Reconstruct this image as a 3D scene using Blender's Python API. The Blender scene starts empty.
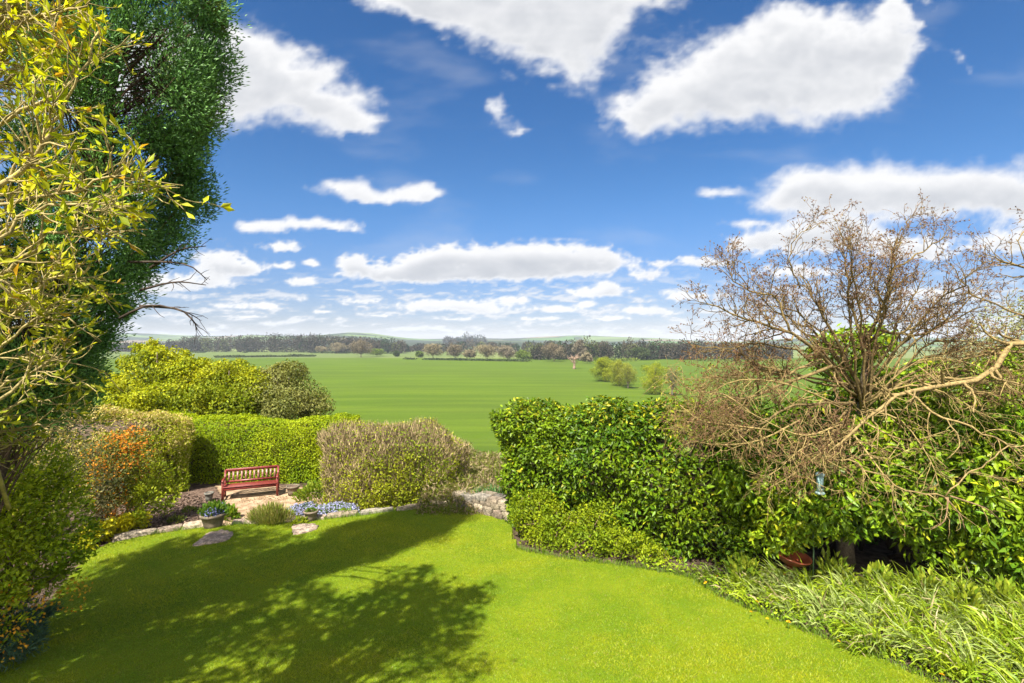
import bpy, math, random
import numpy as np
from mathutils import Vector

# ------------------------------------------------------------------ camera, light, exposure
S = bpy.context.scene
C = S.collection
rng = np.random.default_rng(11)
random.seed(5)
PI = math.pi
R = math.radians
CZ = 4.6                      # eye height above the lawn
F = 512.0                     # focal length in picture widths/1024
SUN_EL = 53.0
SUN_AZ = 205.0                # clockwise from +Y: behind the camera, to the left
EXPOSURE = 1.85
SUN_POWER = 4.0
SKY_STRENGTH = 0.08
CLOUD = 0.93                  # brightness of the sunlit clouds

cam = bpy.data.objects.new('camera', bpy.data.cameras.new('camera'))
cam.data.lens = 18.0; cam.data.sensor_width = 36.0
cam.data.clip_start = 0.05; cam.data.clip_end = 20000
cam.location = (0, 0, CZ); cam.rotation_euler = (R(90), 0, 0)
C.objects.link(cam); S.camera = cam

S.view_settings.view_transform = 'Standard'
S.view_settings.look = 'None'
S.view_settings.exposure = EXPOSURE
S.view_settings.gamma = 1.0
S.view_settings.use_curve_mapping = False
try:
    S.cycles.max_bounces = 6; S.cycles.diffuse_bounces = 3; S.cycles.glossy_bounces = 2
    S.cycles.transmission_bounces = 4; S.cycles.transparent_max_bounces = 4; S.cycles.volume_bounces = 0
except Exception:
    pass

sun = bpy.data.objects.new('sun', bpy.data.lights.new('sun', 'SUN'))
sun.data.energy = SUN_POWER; sun.data.angle = R(0.53); sun.data.color = (1.0, 0.94, 0.83)
sd = Vector((math.sin(R(SUN_AZ)) * math.cos(R(SUN_EL)), math.cos(R(SUN_AZ)) * math.cos(R(SUN_EL)), math.sin(R(SUN_EL))))
sun.rotation_euler = (-sd).to_track_quat('-Z', 'Y').to_euler()
sun.location = sd * 60
C.objects.link(sun)


class NT:
    """small helper for writing node trees"""
    def __init__(s, tree): s.t = tree
    def n(s, typ, **kw):
        nd = s.t.nodes.new(typ)
        for k, v in kw.items(): setattr(nd, k, v)
        return nd
    def put(s, sock, v):
        if v is None: return
        if isinstance(v, bpy.types.NodeSocket): s.t.links.new(v, sock)
        else: sock.default_value = v
    def m(s, op, a, b=None, c=None, clamp=False):
        nd = s.n('ShaderNodeMath', operation=op, use_clamp=clamp)
        for i, v in enumerate((a, b, c)): s.put(nd.inputs[i], v)
        return nd.outputs[0]
    def v(s, op, a, b=None, out=0):
        nd = s.n('ShaderNodeVectorMath', operation=op)
        s.put(nd.inputs[0], a); s.put(nd.inputs[1], b)
        return nd.outputs[out]
    def xyz(s, x, y, z):
        nd = s.n('ShaderNodeCombineXYZ')
        for i, q in enumerate((x, y, z)): s.put(nd.inputs[i], q)
        return nd.outputs[0]
    def sep(s, vec):
        nd = s.n('ShaderNodeSeparateXYZ'); s.put(nd.inputs[0], vec); return nd.outputs
    def noise(s, vec, scale, detail=4.0, rough=0.55, col=False):
        nd = s.n('ShaderNodeTexNoise'); s.put(nd.inputs['Vector'], vec)
        nd.inputs['Scale'].default_value = scale; nd.inputs['Detail'].default_value = detail
        nd.inputs['Roughness'].default_value = rough
        return nd.outputs['Color' if col else 'Fac']
    def ss(s, x, lo, hi, a=0.0, b=1.0, smooth=True):
        nd = s.n('ShaderNodeMapRange', interpolation_type='SMOOTHSTEP' if smooth else 'LINEAR')
        s.put(nd.inputs[0], x)
        for i, q in enumerate((lo, hi, a, b)): s.put(nd.inputs[i + 1], q)
        return nd.outputs[0]
    def mix(s, f, a, b, mode='MIX'):
        nd = s.n('ShaderNodeMix', data_type='RGBA', blend_type=mode)
        s.put(nd.inputs[0], f)
        for i, q in ((6, a), (7, b)):
            if isinstance(q, (tuple, list)): q = (*q[:3], 1.0)
            s.put(nd.inputs[i], q)
        return nd.outputs[2]


# ------------------------------------------------------------------ clear sky
W = bpy.data.worlds.new('World'); S.world = W; W.use_nodes = True
W.node_tree.nodes.clear()
k = NT(W.node_tree)
sky = k.n('ShaderNodeTexSky', sky_type='NISHITA', sun_disc=False)
sky.sun_elevation = R(SUN_EL); sky.sun_rotation = R(SUN_AZ)
sky.altitude = 60; sky.air_density = 1.0; sky.dust_density = 0.05; sky.ozone_density = 1.8
hs = k.n('ShaderNodeHueSaturation'); hs.inputs['Saturation'].default_value = 1.18; hs.inputs['Value'].default_value = 0.45
k.put(hs.inputs['Color'], k.mix(1.0, sky.outputs[0], (0.76, 0.88, 1.06), 'MULTIPLY'))
bg = k.n('ShaderNodeBackground'); tc = k.n('ShaderNodeTexCoord').outputs['Generated']       # unseen bright clouds, added behind the camera to lift the shadows
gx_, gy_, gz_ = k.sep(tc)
rear_fill = k.m('MULTIPLY', k.m('MULTIPLY', k.ss(gy_, -.05, -.35), k.ss(gz_, 0.0, .12)), k.ss(k.noise(tc, 2.6, 4.0), .30, .50))
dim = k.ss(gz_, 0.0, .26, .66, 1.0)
k.put(bg.inputs[0], k.mix(k.m('MULTIPLY', rear_fill, .9), k.mix(1.0, hs.outputs[0], k.xyz(k.m('MULTIPLY', dim, k.ss(gz_, 0.0, .3, 1.16, 1.0)), k.m('MULTIPLY', dim, k.ss(gz_, 0.0, .3, .97, 1.0)), k.m('MULTIPLY', dim, k.ss(gz_, 0.0, .3, 1.08, 1.0))), 'MULTIPLY'), (7.4, 7.35, 7.2))); bg.inputs[1].default_value = SKY_STRENGTH
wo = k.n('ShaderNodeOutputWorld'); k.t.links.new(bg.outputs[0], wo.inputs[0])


# ------------------------------------------------------------------ helpers
def U(px, py, d):
    return np.array([(px - 512) / F * d, d, CZ - (py - 341.5) / F * d])


def G(px, py, z=0.0):
    d = (CZ - z) * F / (py - 341.5)
    return np.array([(px - 512) / F * d, d, z])


def nrm(a):
    return a / np.maximum(np.linalg.norm(a, axis=-1, keepdims=True), 1e-9)


def sstep(x, a, b):
    t = np.clip((x - a) / (b - a), 0, 1); return t * t * (3 - 2 * t)


def rdir(n):
    return nrm(rng.normal(size=(n, 3)))


_K = [(nrm(np.random.default_rng(i).normal(size=(1, 3)))[0] * f, np.random.default_rng(90 + i).uniform(0, 6.28), a)
      for i, (f, a) in enumerate([(1.1, 1), (1.7, .9), (2.3, .7), (3.1, .6), (4.7, .4), (6.3, .3), (8.1, .25), (11, .2)])]


def wob(P, scale=1.0):
    """smooth lumpy value in about -1..1 at each point"""
    s = 0; t = 0
    for kv, ph, a in _K:
        s = s + a * np.sin((P * scale) @ kv + ph + 1.3 * np.sin((P * scale) @ kv[[1, 2, 0]] * 0.7)); t += a
    return s / t * 1.7


class MB:
    def __init__(s): s.v = []; s.t = []; s.q = []; s.c = []; s.n = 0
    def add(s, V, tris=None, quads=None, col=None):
        V = np.asarray(V, float).reshape(-1, 3)
        if tris is not None and len(tris): s.t.append(np.asarray(tris, int).reshape(-1, 3) + s.n)
        if quads is not None and len(quads): s.q.append(np.asarray(quads, int).reshape(-1, 4) + s.n)
        cc = np.ones((len(V), 3)) * 0.5
        if col is not None: cc[:] = col
        s.c.append(cc); s.v.append(V); s.n += len(V)
        return s
    def box(s, c, size, rot=0.0, col=None, jit=0.0, taper=1.0, chamf=0.0):
        sx, sy, sz = np.array(size) / 2
        if chamf:
            pts = []
            for z, f in ((-sz, 1), (sz - chamf, 1), (sz, 0)):
                e = 0 if f else chamf
                c4 = min(chamf, sx * .4, sy * .4)
                for (x, y) in ((-sx + c4, -sy), (sx - c4, -sy), (sx, -sy + c4), (sx, sy - c4), (sx - c4, sy), (-sx + c4, sy), (-sx, sy - c4), (-sx, -sy + c4)):
                    pts.append((x - np.sign(x) * e, y - np.sign(y) * e, z))
            P = np.array(pts)
            qs = [(r * 8 + i, r * 8 + (i + 1) % 8, (r + 1) * 8 + (i + 1) % 8, (r + 1) * 8 + i) for r in range(2) for i in range(8)]
            ts = [(16, 16 + i, 16 + i + 1) for i in range(1, 7)] + [(0, i + 1, i) for i in range(1, 7)]
        else:
            P = np.array([(x * (taper if z > 0 else 1), y * (taper if z > 0 else 1), z) for z in (-sz, sz) for (x, y) in ((-sx, -sy), (sx, -sy), (sx, sy), (-sx, sy))])
            qs = [(3, 2, 1, 0), (4, 5, 6, 7), (0, 1, 5, 4), (1, 2, 6, 5), (2, 3, 7, 6), (3, 0, 4, 7)]; ts = []
        if jit: P = P + rng.uniform(-jit, jit, P.shape)
        cr, sr = math.cos(rot), math.sin(rot)
        P = np.stack([P[:, 0] * cr - P[:, 1] * sr, P[:, 0] * sr + P[:, 1] * cr, P[:, 2]], 1) + np.array(c)
        return s.add(P, ts, qs, col)
    def tube(s, pts, rad, sides=5, col=None, cap=True):
        P = np.asarray(pts, float); n = len(P)
        rad = np.broadcast_to(np.asarray(rad, float), (n,))
        T = np.gradient(P, axis=0); T = nrm(T)
        ref = np.array([0.31, 0.52, 0.79]) if abs(T[0] @ np.array([0.31, 0.52, 0.79])) < 0.9 else np.array([1., 0, 0])
        A = nrm(np.cross(T, ref)); B = np.cross(T, A)
        an = np.arange(sides) * 2 * PI / sides
        V = P[:, None] + rad[:, None, None] * (np.cos(an)[None, :, None] * A[:, None] + np.sin(an)[None, :, None] * B[:, None])
        i = np.arange(n - 1)[:, None] * sides; j = np.arange(sides)[None]; j2 = (j + 1) % sides
        Q = np.stack([i + j, i + j2, i + sides + j2, i + sides + j], -1).reshape(-1, 4)
        T3 = []
        if cap: T3 = [(0, b + 1, b) for b in range(1, sides - 1)] + [((n - 1) * sides, (n - 1) * sides + b, (n - 1) * sides + b + 1) for b in range(1, sides - 1)]
        if col is not None and np.ndim(col) == 2: col = np.repeat(col, sides, 0)
        return s.add(V.reshape(-1, 3), T3, Q, col)
    def lathe(s, prof, c, sides=24, col=None, tilt=None):
        P = []
        for r, z in prof:
            for a in range(sides):
                P.append((r * math.cos(2 * PI * a / sides), r * math.sin(2 * PI * a / sides), z))
        P = np.array(P)
        if tilt is not None:
            P = P @ np.array(tilt).T
        P = P + np.array(c)
        Q = [(i * sides + a, i * sides + (a + 1) % sides, (i + 1) * sides + (a + 1) % sides, (i + 1) * sides + a) for i in range(len(prof) - 1) for a in range(sides)]
        return s.add(P, None, Q, col)
    def leaves(s, P, A, L, Wd, col, fold=0.25, face=None):
        """kite-shaped folded leaves; P bases, A growth directions, face: preferred upper-side direction"""
        n = len(P)
        if n == 0: return s
        L = np.broadcast_to(L, (n,))[:, None]; Wd = np.broadcast_to(Wd, (n,))[:, None]
        A = nrm(A)
        if face is not None:      # lie roughly flat on the outside of the plant
            fn = nrm(np.asarray(face, float)); A = nrm(A - fn * ((A * fn).sum(1, keepdims=True) * .75))
        ref = rdir(n) if face is None else nrm(face + 0.55 * rng.normal(size=(n, 3)))
        Sd = nrm(np.cross(A, ref)); Nn = np.cross(Sd, A)
        V = np.empty((n, 4, 3))
        V[:, 0] = P
        V[:, 1] = P + A * L * .48 + Sd * Wd * .5 + Nn * Wd * fold
        V[:, 2] = P + A * L - Nn * L * 0.08
        V[:, 3] = P + A * L * .48 - Sd * Wd * .5 + Nn * Wd * fold
        b = np.arange(n)[:, None] * 4
        T = np.concatenate([b + np.array([[0, 1, 2]]), b + np.array([[0, 2, 3]])])
        return s.add(V.reshape(-1, 3), T, None, np.repeat(np.broadcast_to(col, (n, 3)), 4, 0))
    def blades(s, P, A, L, Wd, bend, col, seg=3):
        """long strap leaves that arch over"""
        n = len(P)
        L = np.broadcast_to(L, (n,)); Wd = np.broadcast_to(Wd, (n,))
        A = nrm(A)
        H = A.copy(); H[:, 2] = 0; H = nrm(H + 1e-4)
        Sd = nrm(np.cross(A, np.array([0, 0, 1.])) + 0.4 * rng.normal(size=(n, 3)))
        V = np.empty((n, seg + 1, 2, 3)); p = P.copy(); d = A.copy()
        for i in range(seg + 1):
            w = Wd * (1 - (i / seg) ** 2 * 0.92) * .5
            V[:, i, 0] = p - Sd * w[:, None]; V[:, i, 1] = p + Sd * w[:, None]
            p = p + d * (L / seg)[:, None]
            d = nrm(d + H * (bend * .6)[:, None] - np.array([0, 0, 1.]) * (bend * (i + .4))[:, None])
        b = np.arange(n)[:, None] * (2 * (seg + 1))
        Q = np.concatenate([b + np.array([[2 * i, 2 * i + 1, 2 * i + 3, 2 * i + 2]]) for i in range(seg)])
        return s.add(V.reshape(-1, 3), None, Q, np.repeat(np.broadcast_to(col, (n, 3)), 2 * (seg + 1), 0))
    def build(s, name, mat, parent=None, smooth=False):
        V = np.concatenate(s.v); Cc = np.concatenate(s.c)
        t = np.concatenate(s.t) if s.t else np.zeros((0, 3), int)
        qd = np.concatenate(s.q) if s.q else np.zeros((0, 4), int)
        if parent is not None: V = V - np.array(parent.location)
        me = bpy.data.meshes.new(name)
        me.vertices.add(len(V)); me.vertices.foreach_set('co', V.astype(np.float32).ravel())
        loops = np.concatenate([t.ravel(), qd.ravel()]).astype(np.int32)
        starts = np.concatenate([np.arange(len(t)) * 3, len(t) * 3 + np.arange(len(qd)) * 4]).astype(np.int32)
        me.loops.add(len(loops)); me.loops.foreach_set('vertex_index', loops)
        me.polygons.add(len(starts)); me.polygons.foreach_set('loop_start', starts)
        if smooth: me.polygons.foreach_set('use_smooth', np.ones(len(starts), bool))
        me.update(calc_edges=True); me.validate()
        at = me.color_attributes.new('Col', 'FLOAT_COLOR', 'POINT')
        c4 = np.ones((len(me.vertices), 4), np.float32); c4[:, :3] = Cc[:len(c4)]
        at.data.foreach_set('color', c4.ravel())
        me.materials.append(mat)
        o = bpy.data.objects.new(name, me); C.objects.link(o)
        if parent is not None: o.parent = parent
        return o


def thing(name, label, cat, loc, group=None):
    o = bpy.data.objects.new(name, None); C.objects.link(o)
    o.location = [float(x) for x in loc]; o.empty_display_size = 0.2
    return tag(o, label, cat, group)


def tag(o, label=None, cat=None, group=None, kind=None):
    if label: o['label'] = label
    if cat: o['category'] = cat
    if group: o['group'] = group
    if kind: o['kind'] = kind
    return o


# ------------------------------------------------------------------ materials
def leaf_mat(name, rough=0.5, trans=0.35, spec=0.4, tint=(1.25, 1.15, 0.55)):
    m = bpy.data.materials.new(name); m.use_nodes = True; m.node_tree.nodes.clear(); k = NT(m.node_tree)
    col = k.n('ShaderNodeVertexColor', layer_name='Col').outputs[0]
    pos = k.n('ShaderNodeNewGeometry').outputs['Position']
    mott = k.ss(k.noise(pos, 35.0, 3.0), 0.3, 0.7, 0.82, 1.18)
    col = k.mix(1.0, col, k.xyz(mott, mott, mott), 'MULTIPLY')
    p = k.n('ShaderNodeBsdfPrincipled'); k.put(p.inputs['Base Color'], col)
    p.inputs['Roughness'].default_value = rough; p.inputs['Specular IOR Level'].default_value = spec
    tr = k.n('ShaderNodeBsdfTranslucent'); k.put(tr.inputs[0], k.mix(1.0, col, tint, 'MULTIPLY'))
    mx = k.n('ShaderNodeMixShader'); mx.inputs[0].default_value = trans
    k.t.links.new(p.outputs[0], mx.inputs[1]); k.t.links.new(tr.outputs[0], mx.inputs[2])
    o = k.n('ShaderNodeOutputMaterial'); k.t.links.new(mx.outputs[0], o.inputs[0])
    return m


def solid_mat(name, colf, rough=0.8, bump=None, spec=0.3, metallic=0.0):
    """colf(k, pos) -> colour socket or tuple; bump = (scale, strength, distance)"""
    m = bpy.data.materials.new(name); m.use_nodes = True; m.node_tree.nodes.clear(); k = NT(m.node_tree)
    pos = k.n('ShaderNodeNewGeometry').outputs['Position']
    p = k.n('ShaderNodeBsdfPrincipled'); c = colf(k, pos) if callable(colf) else (*colf, 1.0)
    k.put(p.inputs['Base Color'], c); k.put(p.inputs['Roughness'], rough if not callable(rough) else rough(k, pos))
    p.inputs['Specular IOR Level'].default_value = spec; p.inputs['Metallic'].default_value = metallic
    if bump:
        b = k.n('ShaderNodeBump'); b.inputs['Strength'].default_value = bump[1]; b.inputs['Distance'].default_value = bump[2]
        k.put(b.inputs['Height'], k.noise(pos, bump[0], 6.0, 0.6)); k.t.links.new(b.outputs[0], p.inputs['Normal'])
    o = k.n('ShaderNodeOutputMaterial'); k.t.links.new(p.outputs[0], o.inputs[0])
    return m


def two_tone(a, b, scale, lo=0.35, hi=0.65, c=None, scale2=None):
    def f(k, pos):
        x = k.mix(k.ss(k.noise(pos, scale, 6.0, 0.6), lo, hi), a, b)
        if c is not None: x = k.mix(k.ss(k.noise(pos, scale2, 5.0, 0.6), 0.5, 0.7), x, c)
        return x
    return f


def vcol(k, pos):
    col = k.n('ShaderNodeVertexColor', layer_name='Col').outputs[0]
    f = k.ss(k.noise(pos, 22.0, 5.0, 0.65), 0.3, 0.7, 0.6, 1.35)
    return k.mix(1.0, col, k.xyz(f, f, f), 'MULTIPLY')


M = {}
M['leaf'] = leaf_mat('leaf', 0.6, 0.4, 0.2)
M['glossy_leaf'] = leaf_mat('glossy_leaf', 0.4, 0.3, 0.2)
M['needle'] = leaf_mat('needle', 0.6, 0.15, 0.3, (1.1, 1.1, 0.7))
M['grass'] = leaf_mat('grass_blade', 0.5, 0.35, 0.35, (1.2, 1.1, 0.5))
M['petal'] = leaf_mat('petal', 0.6, 0.3, 0.2, (1, 1, 1))
M['far_leaf'] = leaf_mat('far_leaf', 0.8, 0.2, 0.1)
M['bark'] = solid_mat('bark', vcol, 0.9, (40, 0.6, 0.02), 0.15)
M['twig'] = solid_mat('twig', vcol, 0.8, None, 0.15)
M['stone'] = solid_mat('stone', lambda k, pos: k.mix(1.0, vcol(k, pos), two_tone((0.62, 0.6, 0.55), (1.25, 1.2, 1.1), 9.0)(k, pos), 'MULTIPLY'), 0.92, (30, 0.8, 0.03), 0.15)
M['bench'] = solid_mat('red_stained_timber', two_tone((0.10, 0.013, 0.010), (0.18, 0.025, 0.018), 14.0, c=(0.22, 0.06, 0.045), scale2=38.0), 0.42, (60, 0.15, 0.004), 0.45)
M['worn_glare'] = solid_mat('worn_glare_red_timber', two_tone((0.17, 0.06, 0.05), (0.34, 0.18, 0.15), 22.0), 0.4, (60, 0.2, 0.004), 0.5)  # timber wear plus glare on the slats, painted in as a paler tone
M['terracotta'] = solid_mat('terracotta', two_tone((0.22, 0.045, 0.018), (0.32, 0.08, 0.03), 8.0), 0.35, (30, 0.2, 0.01), 0.5)
M['pot'] = solid_mat('weathered_pot', two_tone((0.10, 0.08, 0.055), (0.20, 0.155, 0.11), 12.0, c=(0.08, 0.09, 0.05), scale2=6.0), 0.9, (40, 0.5, 0.01))
M['grey_pot'] = solid_mat('grey_pot', two_tone((0.10, 0.10, 0.085), (0.2, 0.19, 0.16), 12.0), 0.9, (40, 0.5, 0.01))

# ------------------------------------------------------------------ cumulus clouds, on a part of the sky dome 9.5 km out
CLOUDS = [  # centre and radii, in 1/512 of the tangent plane (bearing to the right of north, elevation), and weight
    (420, -6, 44, 18, 1), (470, 6, 52, 26, 1), (530, 22, 54, 34, 1), (578, 12, 50, 40, 1), (634, -14, 36, 18, 1), (570, 52, 36, 22, .9), (500, -20, 90, 30, 1),
    (648, 118, 30, 15, 1), (668, 100, 40, 20, 1), (705, 82, 42, 32, 1), (748, 66, 36, 32, 1), (770, 88, 70, 34, 1), (822, 90, 46, 26, 1), (798, 32, 40, 24, 1),
    (862, 66, 38, 30, 1), (898, 30, 26, 30, 1), (910, 4, 20, 14, .9), (835, 48, 46, 30, .9),
    (240, 60, 40, 26, 1), (285, 80, 46, 28, 1), (325, 103, 40, 20, 1), (362, 122, 22, 10, .9), (235, 104, 34, 20, .9), (210, 85, 40, 34, 1),
    (345, 189, 24, 9, 1), (364, 198, 18, 7, .8), (400, 197, 26, 8, .9), (426, 194, 18, 9, 1),
    (256, 228, 24, 7, 1), (300, 223, 38, 7, 1), (340, 229, 24, 5, .9), (282, 247, 20, 7, 1),
    (218, 263, 28, 14, 1), (244, 269, 18, 8, 1), (205, 283, 24, 6, .8), (284, 266, 12, 5, 1), (309, 264, 8, 5, 1), (304, 283, 17, 6, 1), (322, 311, 14, 3, .9), (378, 315, 20, 3, .9), (540, 318, 26, 3, .9), (450, 319, 30, 3, .8), (610, 318, 24, 3, .9), (250, 318, 20, 3, .8), (665, 312, 16, 3, .9), (585, 304, 10, 3, .9), (228, 306, 18, 5, .9), (268, 306, 18, 5, .9), (296, 299, 14, 4, .8),
    (352, 266, 20, 11, 1), (388, 276, 38, 9, 1), (425, 268, 30, 14, 1), (450, 262, 26, 14, 1), (492, 263, 40, 17, 1), (530, 266, 30, 15, 1), (560, 262, 36, 17, 1), (604, 263, 30, 15, 1), (470, 275, 60, 8, .8),
    (360, 301, 24, 5, 1), (420, 307, 26, 6, 1), (462, 306, 30, 6, 1), (490, 311, 24, 4, .8), (514, 300, 18, 5, 1), (556, 309, 24, 4, .9), (598, 293, 32, 5, 1), (612, 287, 14, 5, .8), (648, 276, 20, 8, .9), (662, 264, 12, 4, .7),
    (684, 296, 24, 7, 1), (640, 310, 30, 5, 1), (692, 262, 14, 5, .8),
    (796, 188, 30, 18, 1), (838, 200, 48, 20, 1), (895, 194, 54, 23, 1), (960, 194, 56, 25, 1), (1030, 198, 60, 26, 1), (1110, 200, 80, 30, 1), (1210, 210, 80, 36, 1),
    (752, 246, 28, 11, 1), (798, 240, 40, 16, 1), (845, 236, 40, 16, 1), (920, 250, 44, 14, 1), (712, 262, 18, 6, .9), (810, 272, 60, 9, .8), (940, 296, 60, 10, .9), (1010, 244, 30, 13, 1),
    (497, 108, 9, 14, .62), (518, 126, 15, 6, .6), (717, 190, 19, 7, .62), (962, 55, 12, 12, .5), (750, 225, 22, 6, .5), (770, 205, 26, 12, .5),
    (150, 60, 60, 40, 1), (60, 80, 60, 40, 1), (110, 190, 50, 16, 1), (20, 230, 50, 14, 1), (-100, 150, 100, 40, 1), (-220, 40, 110, 60, 1), (150, 285, 50, 12, 1), (60, 275, 30, 9, .9), (-60, 280, 60, 12, 1),
]


def perlin(x, y, seed):
    r = np.random.default_rng(seed); pm = r.permutation(512); an = r.uniform(0, 2 * PI, 512)
    xi, yi = np.floor(x).astype(int), np.floor(y).astype(int); fx, fy = x - xi, y - yi
    def g(i, j, dx, dy):
        a = an[pm[(pm[i & 511] + j) & 511]]; return np.cos(a) * dx + np.sin(a) * dy
    s = lambda t: t * t * t * (t * (6 * t - 15) + 10)
    u_, v_ = s(fx), s(fy)
    a = g(xi, yi, fx, fy); b = g(xi + 1, yi, fx - 1, fy); c = g(xi, yi + 1, fx, fy - 1); d = g(xi + 1, yi + 1, fx - 1, fy - 1)
    return (a + (b - a) * u_) * (1 - v_) + (c + (d - c) * u_) * v_


def fbm(x, y, seed, octv=5, gain=.52, billow=False):
    t = 0; a = 1.0; n_ = 0
    for i in range(octv):
        p = perlin(x * 2 ** i + 17.3 * i, y * 2 ** i + 9.1 * i, seed + i) * 1.5
        t = t + a * ((.5 - 1.6 * np.abs(p)) if billow else p); n_ += a; a *= gain
    return t / n_


def cloud_fields(u, v):
    """cover (0..1) and brightness (0..1) of the cumulus for bearings u and elevations v (tangents)"""
    sc = np.clip(v / .5 - .14, .12, 1.0)                  # cloud detail shrinks towards the skyline
    wx = fbm(u * 7, v * 11, 31, 5) * .075 * sc; wy = fbm(u * 7 + 5, v * 11 + 3, 47, 5) * .045 * sc
    hx = fbm(u * 26, v * 36, 61, 4) * .030 * sc; hy = fbm(u * 26 + 5, v * 36, 71, 4) * .022 * sc
    uu, vv = u + wx + hx, v + wy + hy
    bil = .6 * fbm(u * 11, v * 17, 5, 5, .5, True) + .4 * fbm(u * 30, v * 44, 15, 4, .55, True)
    low = 1 - sstep(v, .16, .34)
    bil = bil * (1 - low) + low * (.65 * fbm(u * 21, v * 30, 205, 4, .5, True) + .35 * fbm(u * 52, v * 70, 215, 3, .55, True))
    big = fbm(u * 5, v * 8, 25, 6, .58) * (1 - .45 * low)
    puff = fbm(u * 9 + wx * 4, v * 15, 135, 5, .5, True)

    def field(ou, ov):
        T = 0
        for (cx, cy, rx, ry, w) in CLOUDS:
            du = (uu + ou - (cx - 512) / 512) * 512 / rx; dv = (vv + ov - (341.5 - cy) / 512) * 512 / ry
            if cy > 150: dv = np.where(dv < 0, dv * 1.35, dv)         # flatter undersides
            d2 = du * du + dv * dv
            T = T + w * np.exp(-1.05 * np.minimum(d2, 30) ** .8)
        return 1.3 * (1 - np.exp(-T / 1.0))
    F0 = field(0, 0)
    D = F0 + bil * (.30 + .34 * low) + .34 * big
    ab = 0
    for s_ in (.008, .02, .036, .056):
        ab = ab + np.maximum(field(-.4 * s_ * sc, s_ * (.3 + .7 * sc)) + .2 * puff + .2 * big - .35, 0) * .25
    soft = np.clip(v / .4, 0, 1)
    cover = sstep(D, .34 - .10 * soft + .05 * low, .68 + .14 * soft)
    r_ = .8 * fbm(u * 14, v * 62, 91, 6, .55) + .45 * fbm(u * 30, v * 90, 95, 4, .55, True)
    band = sstep(v, .0, .02) * (1 - sstep(v, .07, .16))
    rows = sstep(r_, .0, .32) * band * .85
    veil = sstep(fbm(u * 3, v * 9, 111, 6), .05, .6) * .16
    shade = sstep(ab, .08, .62) * sstep(D, .45, 1.0)
    bright = 1.0 - (.50 - .20 * soft) * shade + .26 * np.clip(puff, -.6, .5) * sstep(D, .5, .9) + .10 * big
    bright = bright - .06 * (1 - sstep(cover, .2, .8))
    c = np.maximum(np.maximum(cover, rows), veil)
    bright = np.where(np.maximum(rows, veil) > cover, .86 + .12 * r_, bright)
    return np.clip(c, 0, .985), np.clip(bright, .2, 1.03)


us = np.arange(-1.9, 1.9, .0042); vs = np.concatenate([np.arange(-.012, .2, .0021), np.arange(.2, 1.4, .0042)])
Uu, Vv = np.meshgrid(us, vs)
cov, bri = cloud_fields(Uu, Vv)
cov = cov * sstep(1.9 - np.abs(Uu), .02, .3) * sstep(1.4 - Vv, .02, .3)
Dd_ = nrm(np.stack([Uu, np.ones_like(Uu), Vv], -1)) * 9500 + np.array([0, 0, CZ])
idx = np.arange(Uu.size).reshape(Uu.shape)
Q = np.stack([idx[:-1, :-1], idx[:-1, 1:], idx[1:, 1:], idx[1:, :-1]], -1).reshape(-1, 4)
cm = bpy.data.materials.new('clouds'); cm.use_nodes = True; cm.node_tree.nodes.clear(); k = NT(cm.node_tree)
cr, cg_, cb_ = k.sep(k.n('ShaderNodeVertexColor', layer_name='Col').outputs[0])
em = k.n('ShaderNodeEmission'); k.put(em.inputs[0], k.mix(k.ss(cg_, .2, 1.0, smooth=False), (.105, .118, .140), (.298, .298, .300))); em.inputs[1].default_value = CLOUD
trn = k.n('ShaderNodeBsdfTransparent'); mx = k.n('ShaderNodeMixShader'); k.put(mx.inputs[0], cr)
k.t.links.new(trn.outputs[0], mx.inputs[1]); k.t.links.new(em.outputs[0], mx.inputs[2])
o = k.n('ShaderNodeOutputMaterial'); k.t.links.new(mx.outputs[0], o.inputs[0])
try: cm.cycles.emission_sampling = 'NONE'
except Exception: pass
tag(MB().add(Dd_.reshape(-1, 3), None, Q, np.stack([cov, bri, bri], -1).reshape(-1, 3)).build('sky', cm), kind='structure')

# ------------------------------------------------------------------ the lie of the land
EDGE_PX = [(-60, 566), (60, 549), (100, 542), (150, 534), (200, 527), (245, 524), (285, 523), (360, 515), (440, 506), (462, 505), (485, 508), (512, 520), (530, 532)]
EDGE = np.array([G(*p)[:2] for p in EDGE_PX])
EDGE = EDGE[np.argsort(EDGE[:, 0])]


def edge_y(x):
    return np.interp(x, EDGE[:, 0], EDGE[:, 1])




FIELD_Z = -8.5
DROP = -0.27


def ground_z(x, y):
    x = np.asarray(x, float); y = np.asarray(y, float)
    left = 1 - sstep(x, -1.4, -0.6)
    z = -0.05 + (DROP - 0.04 + 0.05) * sstep(y - edge_y(x), 0.0, 0.25) * left
    t = sstep(y, 18.0, 70.0)
    lin = np.clip((y - 18.3) * 0.22, 0, 99)
    slope = -np.minimum(lin, 99)
    zf = FIELD_Z
    a = np.where(y < 18.3, z, np.maximum(zf, z + slope * (1 - 0.25 * t)))
    a = a + 0.25 * np.sin(x * 0.02 + 1) * np.sin(y * 0.013) * sstep(y, 60, 200)
    return a


ys_ = np.unique(np.concatenate([np.arange(-12, 22, 0.3), np.arange(22, 80, 1.5), np.geomspace(80, 4400, 70)]))
xs_ = np.unique(np.concatenate([np.arange(-16, 14, 0.3), np.arange(-60, 60, 4.), np.linspace(-400, 400, 60), np.linspace(-5400, 5400, 50)]))
X, Y = np.meshgrid(xs_, ys_); Zg = ground_z(X, Y)
nx, ny = len(xs_), len(ys_)
idx = np.arange(nx * ny).reshape(ny, nx)
Q = np.stack([idx[:-1, :-1], idx[:-1, 1:], idx[1:, 1:], idx[1:, :-1]], -1).reshape(-1, 4)


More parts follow.
